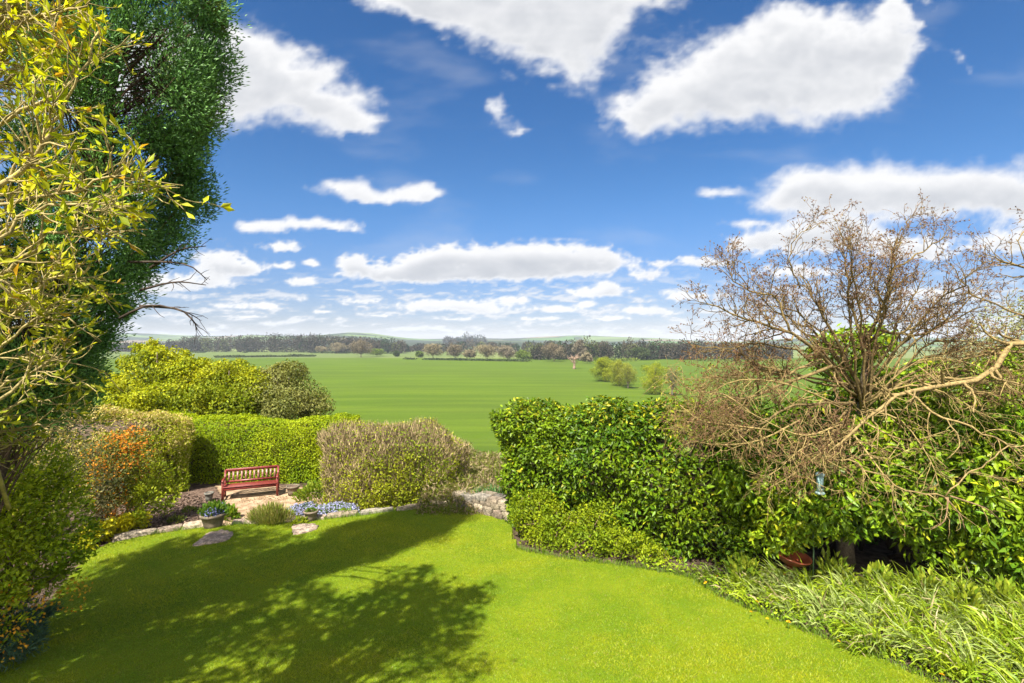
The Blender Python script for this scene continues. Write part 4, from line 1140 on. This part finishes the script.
# daffodils still in flower
dproto = None
FL = [(719, 572), (733, 574), (705, 579), (698, 588), (737, 616), (756, 622), (776, 628), (824, 643), (884, 618), (930, 680), (741, 604), (968, 640)]
for i, (px, py) in enumerate(FL):
    g_ = G(px + 12, py - 6, .16); g_[2] = 0
    if dproto is None:
        dproto = thing('yellow_flower', 'small yellow flower dotted along the lawn side of the border', 'flower', g_, 'yellow flowers along the border')
        MB().tube([g_, g_ + (0, 0, .16)], [.004, .003], 5, np.array([.1, .2, .02])).build('stem', M['twig'], dproto)
        a = np.arange(14) * 2 * PI / 14; mb = MB()
        P = np.tile(g_ + (0, 0, .16), (14, 1)); mb.leaves(P, np.stack([np.cos(a), np.sin(a), .25 + 0 * a], 1), .04, .022, np.array([.75, .47, .012]), face=np.tile([0, 0, 1.], (14, 1)))
        mb.leaves(P[:6] + (0, 0, .005), np.stack([np.cos(a[:12:2]), np.sin(a[:12:2]), .9 + 0 * a[:6]], 1), .025, .016, np.array([.7, .38, .01]))
        mb.build('petals', M['petal'], dproto); kids = list(dproto.children)
    else:
        c = dproto.copy(); C.objects.link(c); c.location = [float(q_) for q_ in g_]
        c.rotation_euler = (rng.normal(0, .3), rng.normal(0, .3), rng.uniform(0, 6)); s_ = rng.uniform(.6, 1.0); c.scale = (s_, s_, s_)
        for ch in kids:
            d = ch.copy(); C.objects.link(d); d.parent = c


# ------------------------------------------------------------------ left side shrubs
def shrub(name, label, base, lumps, n, lsz, cols, mat='leaf', shell=.5, trunkcol=BROWN * 1.5, ratio=.45, outward=1.0, rough=.28):
    t = thing(name, label, 'shrub', (*base, float(ground_z(*base))))
    P, N = lump_crown(n, knobbly(lumps, 4, .45), shell); k_ = P[:, 2] > float(ground_z(*base)); P, N = P[k_], N[k_]; n = len(P)
    P = P + N * (rough * wob(P, 2.2))[:, None]
    L = rng.uniform(.65, 1.3, n) * lsz
    MB().leaves(P, N * outward + .9 * rdir(n) + np.array([0, 0, .35]), L, L * ratio, cols(P), face=.5 * N + np.array([-.15, -.3, .5]) + .7 * rdir(n)).build('foliage', M[mat], t)
    mb = MB(); b0 = np.array([*base, float(ground_z(*base))])
    for c, r in lumps:
        for j in range(4):
            e = c + rdir(1)[0] * r * .85
            mb.tube(spline([b0 + rng.normal(0, .12, 3) * (1, 1, 0), b0 * .4 + c * .6 + rng.normal(0, .1, 3), e], 7), np.linspace(.03, .006, 7), 5, trunkcol)
    mb.build('branches', M['bark'], t)
    return t


shrub('green_shrub', 'bright green shrub with orange blossoms at the left edge of the lawn', (-8.2, 7.9),
      [(U(px, py, d), np.array([r, r, r * .95])) for px, py, d, r in ((10, 500, 7.6, .75), (45, 515, 8.0, .6), (62, 545, 8.1, .5), (15, 560, 7.4, .65), (50, 575, 7.9, .45), (-30, 530, 7.3, .8), (35, 485, 8.2, .45), (0, 600, 7.2, .5), (25, 545, 7.3, .5))],
      10000, .085, lambda P: clumpcol(P, (.15, .24, .006), (.34, .38, .012), 1.6), shell=.7)
n = 260; P, N = lump_crown(n, [(U(px, py, d), np.array([r, r, r])) for px, py, d, r in ((72, 598, 8.0, .22), (25, 612, 7.3, .25), (15, 590, 7.2, .2), (8, 645, 7.0, .2), (80, 585, 8.0, .15))], .3)
ob = bpy.data.objects['green_shrub']; mb = MB(); mb.leaves(P, N + rdir(n), .05, .035, pal(n, [(.55, .26, .015), (.6, .38, .03)], [2, 1])); mb.build('blossoms', M['petal'], ob)
shrub('blue_juniper', 'low dusky blue-green juniper at the lower left corner of the lawn', (-7.9, 7.3),
      [(U(px, py, d), np.array([r, r, r * .7])) for px, py, d, r in ((10, 625, 7.6, .5), (0, 645, 7.3, .5), (28, 612, 8.0, .35), (-30, 640, 7.2, .6))], 7000, .09, lambda P: clumpcol(P, (.02, .06, .035), (.05, .10, .05), 2.0), 'needle', ratio=.15)
shrub('dark_shrub', 'dark grey-green twiggy shrub left of the orange flowered bush', (-10.6, 11.4),
      [(U(px, py, d), np.array([r, r, r])) for px, py, d, r in ((55, 450, 11.4, .8), (80, 475, 11.6, .7), (30, 480, 11.0, .9), (70, 505, 11.4, .7), (95, 500, 11.9, .5), (10, 440, 11.0, 1.0), (60, 525, 11.2, .6), (-40, 470, 10.8, 1.2))],
      10000, .07, lambda P: clumpcol(P, (.07, .09, .03), (.18, .16, .07), 1.8), trunkcol=np.array([.14, .11, .09]), ratio=.35)
shrub('orange_berberis', 'orange flowered berberis bush in front of the beige hedge', (-10.4, 12.9),
      [(U(px, py, d), np.array([r * .8, r * .8, r * 1.1])) for px, py, d, r in ((110, 460, 13.0, .55), (125, 450, 13.2, .5), (105, 490, 12.8, .55), (120, 485, 13.0, .5), (112, 515, 12.6, .5), (128, 470, 13.1, .4))],
      6000, .07, lambda P: np.where((rng.uniform(size=len(P)) < .34 + .35 * wob(P, 3.0))[:, None], clumpcol(P, (.5, .15, .012), (.62, .27, .02)), clumpcol(P, (.06, .09, .02), (.16, .17, .03))), ratio=.5)
shrub('lime_shrub', 'lime green low shrub right of the orange berberis', (-10.1, 13.2),
      [(U(px, py, d), np.array([r, r, r])) for px, py, d, r in ((142, 500, 13.2, .4), (150, 480, 13.8, .4), (138, 520, 12.6, .35), (160, 500, 13.8, .35))], 3200, .085, lambda P: clumpcol(P, (.15, .24, .008), (.32, .36, .012)))
shrub('yellow_shrub', 'low yellow-leaved plant at the left end of the stone edging', (-9.9, 11.9),
      [(U(px, py, d), np.array([r, r, r * .8])) for px, py, d, r in ((100, 530, 11.9, .38), (120, 526, 12.3, .35), (135, 522, 12.6, .28), (85, 545, 11.5, .3))], 2400, .12, lambda P: clumpcol(P, (.3, .34, .01), (.56, .5, .015)), ratio=.55)

# ------------------------------------------------------------------ the conifer
D0 = 7.0
ct_ = thing('cypress_tree', 'tall dark green cypress rising out of the picture at the left', 'tree', (-7.5, D0, 0))
mb = MB(); tr = spline([np.array([-7.5, D0, -.05]), np.array([-7.2, D0, 2.6]), np.array([-6.1, D0, 5.8]), np.array([-5.2, D0, 9.2])], 16)
mb.tube(tr, np.linspace(.24, .04, 16), 9, np.array([.10, .065, .045]))
mb.build('trunk', M['bark'], ct_, True)
# silhouette: right and left edge of the crown by height, in picture rows at its distance
rows = np.array([-32, -22, 0, 20, 60, 100, 150, 200, 240, 290, 340, 380, 418])
rx_ = np.array([190, 205, 212, 214, 218, 217, 198, 180, 158, 126, 98, 80, 64])
lx_ = np.array([95, 70, 50, 40, 30, 25, 20, 12, 4, -6, -12, -8, 6])
plumes = []
for j in range(430):
    py = rng.uniform(-28, 416); a = rng.uniform(0, 2 * PI)
    r_px, l_px = np.interp(py, rows, rx_), np.interp(py, rows, lx_); cxp, hw = (r_px + l_px) / 2, (r_px - l_px) / 2
    z = CZ - (py - 341.5) / F * D0
    rad = hw / F * D0
    f = rng.uniform(.45, 1.0) ** .5
    fx = .9 + .16 * math.sin(a * 2 + z * 3.1 + 1.0) * math.sin(z * 5.3 + a)
    tip = np.array([(cxp - 512) / F * D0 + rad * f * fx * math.cos(a), D0 + .1 + rad * .95 * f * fx * math.sin(a), z])
    if 200 < py < 345 and math.cos(a) < .3 and rng.uniform() < .5: continue
    plumes.append((tip, a, rad))
mbn = MB(); mbb = MB()
for tip, a, rad in plumes:
    zt = tip[2]; base = np.array([np.interp(zt - 1.0, tr[:, 2], tr[:, 0]), D0 + rng.normal(0, .12), zt - rng.uniform(.4, 1.7)])
    pth = spline([base, (base + tip) / 2 + (0, 0, -.1), tip], 7)
    mbb.tube(pth, np.linspace(.013, .004, 7), 4, np.array([.11, .07, .05]), cap=False)
    outd = nrm(tip - base)
    # a soft tuft of short scale-leaf sprays round the end of every branch
    pl = .30 * rng.uniform(.55, 1.35); n = 420
    d = rdir(n); P = tip + d * pl * rng.uniform(.1, 1, (n, 1)) ** .45 * np.array([.85, .85, 1.1])
    A = nrm(d * .9 + outd * .45 + np.array([0, 0, .35]) + .35 * rdir(n))
    tone = rng.uniform(.8, 1.25); olive_ = rng.uniform() < .2
    c_ = (clumpcol(P, (.065, .16, .035), (.13, .26, .06), 3.0, .25) if not olive_ else clumpcol(P, (.12, .18, .025), (.19, .26, .04), 3.0, .2)) * tone
    mbn.leaves(P, A, rng.uniform(.035, .075, n), rng.uniform(.014, .026, n), c_, .25, face=.6 * d + np.array([0, 0, .3]) + .6 * rdir(n))
    m_ = 60
    P = tip + outd * pl * .25 + d[:m_] * pl * rng.uniform(.75, 1.0, (m_, 1)) * np.array([.9, .9, 1.15])
    mbn.leaves(P, nrm(d[:m_] + .4 * outd + np.array([0, 0, .5]) + .3 * rdir(m_)), rng.uniform(.05, .10, m_), .02, c_[:m_], .1)
mbb_tips = []
for ctrl in ([(130, 262, 6.7), (165, 262, 6.5), (190, 266, 6.4), (207, 280, 6.4)], [(120, 318, 6.7), (150, 305, 6.5), (185, 312, 6.4), (200, 320, 6.4)], [(150, 268, 6.6), (180, 250, 6.5), (206, 246, 6.4)], [(140, 306, 6.6), (178, 309, 6.4), (194, 322, 6.3), (196, 330, 6.3)], [(140, 290, 6.7), (175, 282, 6.5), (206, 285, 6.4)]):
    branch_out(mbb, spline([U(*c) for c in ctrl], 8), .018, .005, [dict(n=6, len=.3, ang=.7, wander=.2, seg=4, rmax=.006)], np.array([.06, .045, .035]), 5)
mbb.build('branches', M['bark'], ct_)
mbn.build('foliage', M['needle'], ct_)

# ------------------------------------------------------------------ yellow shrub close by at the left
ys_t = thing('yellow_leaved_shrub', 'tall yellow-leaved shrub with pale arching stems close at the left', 'shrub', (-4.3, 3.4, 0))
mbs = MB(); tips = []
SB = np.array([.30, .24, .10])
for j in range(7):
    b_ = np.array([-4.3 + rng.normal(0, .2), 3.4 + rng.normal(0, .2), -.03])
    mbs.tube(spline([b_, b_ + (rng.normal(0, .15), rng.normal(0, .15), 1.6), np.array([-4.15 + rng.normal(0, .08), 3.35 + rng.normal(0, .1), 3.4 + rng.uniform(-.6, .9)])], 9), np.linspace(.075, .045, 9), 7, SB * .8)
stems = [
    ([(-60, 120, 3.2), (0, 80, 3.1), (22, 42, 3.0), (48, 8, 3.0), (75, -25, 3.0)], .040), ([(-40, 250, 3.0), (29, 180, 2.9), (58, 148, 2.8), (80, 120, 2.8), (108, 70, 2.7)], .034),
    ([(-60, 215, 3.0), (0, 206, 2.9), (80, 196, 2.8), (135, 178, 2.7), (172, 175, 2.7)], .024), ([(-60, 320, 3.2), (0, 284, 3.1), (60, 244, 3.0), (105, 228, 3.0), (140, 235, 3.0)], .030),
    ([(-60, 460, 3.3), (7, 409, 3.2), (60, 366, 3.2), (90, 352, 3.2)], .028), ([(-60, 360, 3.3), (10, 310, 3.2), (70, 280, 3.1), (120, 268, 3.1)], .024),
    ([(-50, 170, 3.1), (20, 120, 3.0), (90, 90, 2.9), (130, 30, 2.9)], .026), ([(-40, 60, 3.3), (30, 10, 3.2), (80, -40, 3.2)], .03),
    ([(-60, 400, 3.6), (0, 350, 3.5), (60, 320, 3.5), (100, 325, 3.5)], .026), ([(-60, 270, 3.5), (0, 230, 3.4), (50, 170, 3.3), (70, 110, 3.3)], .026),
    ([(-50, 440, 3.8), (0, 430, 3.7), (40, 400, 3.7), (75, 400, 3.7)], .024), ([(-60, 150, 3.5), (10, 90, 3.4), (60, 60, 3.4), (100, 50, 3.4)], .024),
    ([(-50, 300, 2.8), (0, 262, 2.7), (40, 215, 2.7), (95, 205, 2.6), (130, 215, 2.6)], .022), ([(-60, 30, 3.0), (20, 20, 2.9), (70, 15, 2.9), (115, 5, 2.8)], .022),
    ([(-70, 380, 3.1), (-10, 365, 3.1), (40, 330, 3.1), (85, 300, 3.1)], .022), ([(-70, 130, 3.8), (0, 40, 3.7), (40, -40, 3.7), (70, -110, 3.7)], .03), ([(-90, 60, 3.7), (-30, -60, 3.6), (20, -150, 3.6)], .03), ([(-90, 250, 3.0), (-40, 120, 3.0), (-10, -20, 3.0), (30, -120, 3.0)], .03),
    ([(-60, 480, 4.2), (0, 455, 4.2), (40, 440, 4.2)], .022), ([(-60, 420, 3.9), (0, 380, 3.8), (50, 350, 3.8), (95, 360, 3.8)], .024), ([(-60, 350, 3.9), (0, 300, 3.9), (45, 290, 3.8), (90, 300, 3.8)], .024), ([(-60, 470, 3.9), (0, 440, 3.9), (50, 425, 3.8), (85, 432, 3.8)], .022), ([(-60, 320, 3.4), (0, 330, 3.4), (50, 300, 3.3), (90, 255, 3.3)], .024), ([(-60, 440, 3.5), (-10, 400, 3.4), (40, 375, 3.4), (85, 385, 3.4)], .024), ([(-80, 340, 4.2), (-20, 250, 4.1), (40, 260, 4.0), (85, 270, 4.0)], .024),
]
for i, (ctrl, r0) in enumerate(stems):
    pts = [U(c[0] - 14 - .12 * max(c[0], 0), c[1], c[2]) for c in ctrl]
    root = np.array([-3.9 + rng.normal(0, .15), 3.35 + rng.normal(0, .2), min(pts[0][2] - .5, 3.6) - rng.uniform(0, .4)])
    pth = spline([root] + pts, 18); pth[2:] += rng.normal(0, .012, pth[2:].shape)
    branch_out(mbs, pth, r0 * .6, .005, [dict(n=6.4, len=.40, ang=.7, wander=.18, pull=(0, 0, .02), seg=6, rmax=.008, **{'from': .3}), dict(n=6.5, len=.24, ang=.7, wander=.2, seg=4, rmax=.0035)], SB, 7, tips)
mbs.build('stems', M['bark'], ys_t, False)
tp = np.array([a for a, b in tips]); td = np.array([b for a, b in tips])
rep = 3; P = np.repeat(tp, rep, 0) - np.repeat(td, rep, 0) * rng.uniform(0, .14, (len(tp) * rep, 1)); Dd = np.repeat(td, rep, 0); n = len(P)
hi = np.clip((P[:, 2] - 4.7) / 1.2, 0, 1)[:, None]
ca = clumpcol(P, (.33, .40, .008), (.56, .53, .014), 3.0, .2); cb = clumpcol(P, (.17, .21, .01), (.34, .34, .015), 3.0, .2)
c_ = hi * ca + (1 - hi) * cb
c_ = np.where(rng.uniform(size=(n, 1)) < .035, np.array([.5, .3, .03]), c_)
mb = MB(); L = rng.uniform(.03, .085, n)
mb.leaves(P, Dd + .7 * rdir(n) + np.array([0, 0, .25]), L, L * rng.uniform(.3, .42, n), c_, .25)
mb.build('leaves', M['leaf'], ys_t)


# ------------------------------------------------------------------ trees beyond the garden hedge
def broad_tree(name, label, base, lumps, nleaf, lsz, cols, trunk_r=.12, group=None, cat='tree', bark=np.array([.12, .09, .065]), shell=.6, mat='leaf', ratio=.55, rough=.2, limbs_n=3):
    bz_ = float(ground_z(*base)); t = thing(name, label, cat, (*base, bz_), group)
    top = max(c[2] for c, r in lumps); cx = np.mean([c[0] for c, r in lumps]); cy = np.mean([c[1] for c, r in lumps])
    mb = MB(); ax = spline([np.array([*base, bz_ - .1]), np.array([base[0] * .5 + cx * .5, base[1] * .5 + cy * .5, bz_ + (top - bz_) * .45]), np.array([cx, cy, top])], 9)
    mb.tube(ax, np.linspace(trunk_r, trunk_r * .2, 9), 7, bark)
    for c, r in lumps:
        for j in range(limbs_n):
            i = rng.integers(2, 6); e = c + rdir(1)[0] * r * .8
            mb.tube(spline([ax[i], ax[i] * .4 + c * .6, e], 6), np.linspace(trunk_r * .45, trunk_r * .08, 6), 4, bark)
    mb.build('trunk', M['bark'], t)
    P, N = lump_crown(nleaf, knobbly(lumps), shell); P = P + N * (rough * wob(P, 1.7))[:, None]; n = len(P)
    L = rng.uniform(.6, 1.3, n) * lsz
    MB().leaves(P, N * .7 + .9 * rdir(n) + np.array([0, 0, .3]), L, L * ratio, cols(P), face=N).build('crown', M[mat], t)
    return t


def L3(lst): return [(U(px, py, d), np.array([r, r, r * q])) for px, py, d, r, q in lst]


YG = lambda P: clumpcol(P, (.17, .22, .005), (.42, .42, .008), 1.2, .2)
broad_tree('spring_tree', 'bright yellow-green tree behind the hedge, nearest the cypress', (-15.0, 21.5),
           L3([(150, 372, 21.5, 1.05, .9), (132, 392, 21, 1.0, .8), (170, 365, 22, .9, .8), (150, 352, 22, .6, .8), (185, 385, 21.5, 1.1, .9), (165, 402, 20.5, 1.1, .7), (120, 408, 20.5, .9, .8), (198, 372, 22, .7, .8), (140, 415, 20, 1.0, .7)]), 26000, .12, YG)
broad_tree('spring_tree', 'yellow-green tree in the middle of the three behind the hedge', (-12.3, 21.8),
           L3([(225, 380, 22, 1.0, .8), (240, 372, 22.4, .6, 1.2), (210, 395, 21, 1.0, .8), (248, 395, 21.5, 1.0, .8), (232, 408, 20.8, 1.0, .7), (200, 410, 20.8, 1.0, .7), (215, 370, 22.2, .6, .8), (262, 385, 22, .7, .8)]), 20000, .12,
           lambda P: clumpcol(P, (.15, .2, .005), (.36, .36, .01), 1.2, .22))
broad_tree('hawthorn_tree', 'olive green rounded tree at the right of the three behind the hedge', (-10.2, 22.5),
           L3([(285, 385, 22, 1.0, .9), (300, 398, 21.6, 1.0, .8), (270, 400, 21.6, 1.0, .8), (292, 372, 22.4, .6, .8), (318, 408, 21.3, .75, .7), (275, 378, 22.4, .7, .8), (288, 412, 21, 1.1, .7)]), 17000, .11,
           lambda P: clumpcol(P, (.11, .13, .025), (.22, .22, .06), 1.6, .25), bark=np.array([.2, .17, .13]))
broad_tree('budding_tree', 'pale hazy budding tree beyond the laurel at the right edge', (17.0, 18.0), L3([(990, 340, 18, 1.0, .9), (1020, 325, 18, 1.1, .9), (965, 358, 18, .8, .8), (1050, 345, 18, 1.2, .9)]), 4200, .09, lambda P: clumpcol(P, (.2, .22, .08), (.34, .34, .16), 1.5), bark=np.array([.25, .2, .14]), shell=.95, limbs_n=8)
# off to the left and behind the camera: the trees whose shade lies on the lawn
def shade_tree(label, x, y, z0, z1, r, n):
    lp_ = []
    for q in range(13):
        a = rng.uniform(0, 2 * PI); zz = z0 + (z1 - z0) * (q + .5) / 13; f = math.sin(PI * (.12 + .8 * (q + .5) / 13)) ** .6
        rr = r * rng.uniform(.45, .62) * (f * .6 + .4)
        lp_.append((np.array([x + math.cos(a) * (r - rr) * f, y + math.sin(a) * (r - rr) * f, zz]), np.array([rr, rr, rr])))
    broad_tree('garden_tree', label, (x, y), lp_, n, .16, lambda P: clumpcol(P, (.06, .12, .01), (.12, .17, .015)), .16, bark=np.array([.12, .09, .065]))


shade_tree('leafy garden tree standing left of the yellow-leaved shrub', -8.7, 3.4, 8.0, 12.0, 1.4, 5000)
shade_tree('leafy garden tree close behind the yellow-leaved shrub', -4.7, 2.9, 6.6, 9.6, 1.65, 3600)
shade_tree('tallest leafy garden tree, farthest left of the lawn', -10.6, 3.2, 9.3, 13.5, 1.6, 4800)
shade_tree('leafy garden tree between the two other garden trees', -7.4, 2.2, 4.2, 10.0, 1.75, 7500)

# ------------------------------------------------------------------ trees and bushes out in the field
def GF(px, py): return G(px, py, FIELD_Z)[:2]


def field_tree(name, label, px, pyb, pyt, wpx, cols, n=5000, lsz=None, group=None, sparse=.6, trunk=.06, bark=np.array([.14, .11, .09]), stem=.12, mat='far_leaf'):
    b = GF(px, pyb); d = b[1]; H = (pyb - pyt) / F * d; Wm = wpx / F * d; z0 = float(ground_z(*b))
    lumps = []
    for j in range(11):
        a = 2 * PI * j / 11 * 4 + rng.uniform(0, .6); f = rng.uniform(.15, .62); h = stem + .14 + (.84 - stem - .14) * (j + .5) / 11
        rr = Wm * rng.uniform(.22, .31)
        wd = math.sin(PI * np.clip((h - stem) / (1 - stem), .28 if stem < .1 else .08, .95)) ** .5
        lumps.append((np.array([b[0] + math.cos(a) * f * Wm * .62 * wd, b[1] + math.sin(a) * f * Wm * .62 * wd, z0 + h * H]), np.array([rr, rr, min(rr, H * .22)])))
    lumps.append((np.array([b[0], b[1], z0 + H * .82]), np.array([Wm * .2, Wm * .2, H * .18])))
    return broad_tree(name, label, b, lumps, n, lsz or .0013 * d, cols, H * trunk * .5, group, bark=bark, shell=sparse, mat=mat, rough=.03 * H, limbs_n=4)


olive = lambda P: clumpcol(P, (.12, .15, .02), (.22, .23, .03), .5, .2)
ygf = lambda P: clumpcol(P, (.15, .2, .012), (.27, .29, .016), .5, .2)
greyt = lambda P: clumpcol(P, (.13, .11, .08), (.22, .19, .13), .5, .2)
field_tree('field_tree', 'dense yellow-green tree at the left end of the row in the field', 605, 382, 358.5, 26, ygf, 24000, stem=-.04)
field_tree('field_tree', 'yellow-green tree second from the left in the field row', 619, 386.5, 361, 22, lambda P: clumpcol(P, (.14, .18, .016), (.26, .27, .03), .5), 20000, stem=-.04)
field_tree('field_tree', 'sparse olive tree with a bare stem in the middle of the field row', 628, 389, 365, 20, olive, 8000, stem=.12, sparse=.8)
field_tree('field_tree', 'fresh green tree nearest in the field row, beside a grey thin one', 655, 395, 364, 28, ygf, 20000, stem=-.02)
field_tree('field_tree', 'thin grey-green tree at the right end of the field row', 672, 396, 368, 17, lambda P: clumpcol(P, (.14, .15, .05), (.2, .2, .08), .5), 5000, stem=.15, sparse=.95)

# the dead pale tree alone in the field
b = GF(574, 369); z0 = float(ground_z(*b)); dt = thing('dead_tree', 'pale dead tree standing alone in the green field', 'tree', (*b, z0))
mb = MB(); tips = []; pc = np.array([.27, .19, .135])
mb.tube(spline([np.array([*b, z0 - .2]), np.array([b[0] + .2, b[1], z0 + 2.5]), np.array([b[0] - .1, b[1], z0 + 5.2])], 6), np.linspace(.75, .4, 6), 8, pc)
for j in range(16):
    a = rng.uniform(0, 2 * PI); p = np.array([b[0], b[1], z0 + rng.uniform(2.6, 5)])
    branch_out(mb, walk(p, np.array([math.cos(a), math.sin(a), rng.uniform(.2, 1.1)]), rng.uniform(2.5, 4.6), 6, .2), .26, .05, [dict(n=1.4, len=1.6, ang=.8, wander=.25, seg=4, rmax=.16), dict(n=2.4, len=.8, ang=.8, wander=.2, seg=3, rmax=.09)], pc, 5)
mb.build('trunk', M['bark'], dt)

# solitary trees and bushes along the far edge of the field
brn = lambda P: clumpcol(P, (.12, .10, .065), (.19, .155, .10), .3, .15)
pbrn = lambda P: clumpcol(P, (.17, .145, .085), (.25, .21, .13), .3, .15)
grn = lambda P: clumpcol(P, (.08, .13, .02), (.15, .19, .03), .3, .15)
dkg = lambda P: clumpcol(P, (.035, .06, .02), (.07, .09, .03), .3, .15)
FAR = [('pinkish brown low bush at the far field edge, left of the round pale tree', 322, 353.2, 346.5, 11, pbrn), ('round pale brown tree at the far edge of the field', 337, 353.5, 342.5, 16, pbrn), ('dark brown tree with a visible trunk at the far field edge', 361, 357.6, 341, 22, brn),
       ('round green bush beside the dark brown far tree', 377, 356.5, 349, 16, grn), ('small dark green bush alone near the pale meadow strip', 397, 357, 351.5, 6, dkg), ('pale brown spreading tree left of the gap in the far hedgerow', 433, 358.5, 343.5, 18, pbrn),
       ('small fresh green bush right of the pale spreading tree', 419, 358, 351.5, 7, grn), ('brown rounded tree in the middle of the far field edge', 455, 358.5, 344.5, 16, brn), ('low pale bush at the middle of the far field edge', 470, 359, 350, 12, pbrn),
       ('wide light brown tree right of the middle of the far hedgerow', 487, 359.5, 344.5, 24, pbrn), ('greyish tree between the two brown far trees', 507, 360.5, 345, 18, greyt), ('olive green rounded bush at the far hedgerow', 523, 360.5, 350.5, 15, grn),
       ('brown round crowned tree in front of the right-hand wood', 554, 361, 343.5, 21, brn), ('tall grey tree rising over the right-hand wood', 580, 360.5, 339.5, 12, greyt), ('dark bushy tree at the right of the field beyond the row', 640, 360, 347, 20, dkg), ('pinkish small tree right of the pale dead tree', 587, 363, 353, 9, pbrn)]
for lab, px, pb_, pt_, w_, cf in FAR:
    field_tree('far_tree', lab, px, pb_, pt_, w_ * 1.12, cf, 3200, .85, 'solitary trees along the far edge of the field', .8, stem=.16)


def wood(name, label, px0, px1, base0, base1, top_fn, ntree, cols, lsz=1.5, per=130, depth=60):
    mb = MB(); tr_ = MB()
    for j in range(ntree):
        px = rng.uniform(px0, px1); pyb = base0 + (base1 - base0) * (px - px0) / (px1 - px0); b = GF(px, pyb); d = b[1] + rng.uniform(0, depth); x = (px - 512) / F * d
        pt_ = top_fn(px) + rng.normal(0, 1.0); H = max(5, CZ - (pt_ - 341.5) / F * d - FIELD_Z) * rng.uniform(.78, 1.14) * (1.22 if rng.uniform() < .1 else 1); w_ = H * rng.uniform(.28, .45)
        n = per; di = rdir(n); f = rng.uniform(.3, 1, (n, 1)) ** .4
        c = np.array([x, d, FIELD_Z + H * .5]); sp_ = rng.uniform(-50, 50, 3)
        P = c + di * f * np.array([w_, w_, H * .5]) * (1 + .22 * wob(di * 1.6 + sp_))[:, None]
        base_c = cols[rng.choice(len(cols), p=[.5, .28, .14, .08])]
        mb.leaves(P, di + rdir(n) + np.array([0, 0, .5]), rng.uniform(.7, 1.6, n) * lsz, lsz * .8, np.array(base_c) * rng.uniform(.75, 1.3, (n, 1)) * rng.uniform(.8, 1.25))
        if rng.uniform() < .3: mb.tube(np.array([[x, d, FIELD_Z - .3], [x, d, FIELD_Z + H * .7]]), [.3, .12], 4, np.array([.07, .06, .05]), cap=False)
    return tag(mb.build(name, M['far_leaf']), label, 'wood', kind='stuff')


WC = [(.05, .045, .034), (.072, .06, .042), (.022, .04, .016), (.085, .10, .035)]
wood('far_wood', 'grey-brown wood beyond the field on the left', 168, 404, 351.8, 353.5, lambda px: np.interp(px, [160, 200, 260, 290, 350, 404], [342, 338.5, 337, 336, 337.5, 343]), 250, WC)
wood('far_wood', 'dark grey-brown wood along the right side of the field', 530, 790, 359.5, 360.5, lambda px: np.interp(px, [530, 570, 620, 660, 700, 790], [347, 344.5, 343, 342.5, 344, 346]), 260, WC, 1.1, 150, 40)
wood('far_wood', 'hazy line of trees in the middle distance between the two woods', 380, 560, 352.0, 353.0, lambda px: np.interp(px, [380, 440, 470, 500, 560], [346, 345, 341.5, 344, 343]), 150, WC, 1.6, 110, 160)
wood('far_wood', 'small dark copse on the skyline above the middle of the field', 446, 484, 346.6, 346.6, lambda px: 337.2, 46, [(.05, .05, .04), (.06, .055, .045), (.03, .05, .025), (.08, .08, .05)], 3.0, 90, 60)
wood('far_wood', 'wooded strip seen past the left shrubs under the hill', 60, 180, 352, 352, lambda px: 344, 80, WC)


def hedgerow(label, px0, py0, px1, py1, hpx, cols, n):
    a, b_ = GF(px0, py0), GF(px1, py1); s = rng.uniform(0, 1, n)
    P = np.empty((n, 3)); P[:, :2] = a + (b_ - a) * s[:, None]; gap = wob(np.c_[P[:, :2] * .05, 0 * s], 1.0); kp = gap > -.35; P = P[kp]; s = s[kp]; n = len(P); d = P[:, 1]; H = hpx / F * d
    h = H * (.75 + .45 * wob(np.c_[P[:, :2] * .12, 0 * s], 1.0))
    P[:, :2] += rng.normal(0, .8, (n, 2)); P[:, 2] = FIELD_Z + rng.uniform(0, 1, n) * h
    o = MB().leaves(P, rdir(n) + np.array([0, 0, .6]), rng.uniform(.7, 1.4, n), .7, cols(P)).build('field_hedge', M['far_leaf'])
    return tag(o, label, 'hedge')


hedgerow('dark low field hedge across the left part of the far field', 215, 357.6, 315, 356.6, 2.2, dkg, 2600)
hedgerow('thin dark hedge under the left wood, by the pale meadow', 180, 352.8, 392, 353.6, 2.0, dkg, 3600)
hedgerow('broken dark hedge below the far brown trees', 405, 359.6, 530, 361.4, 2.2, dkg, 2200)
hedgerow('low green hedge at the foot of the right-hand wood', 590, 361, 790, 361.5, 2.6, grn, 3000)
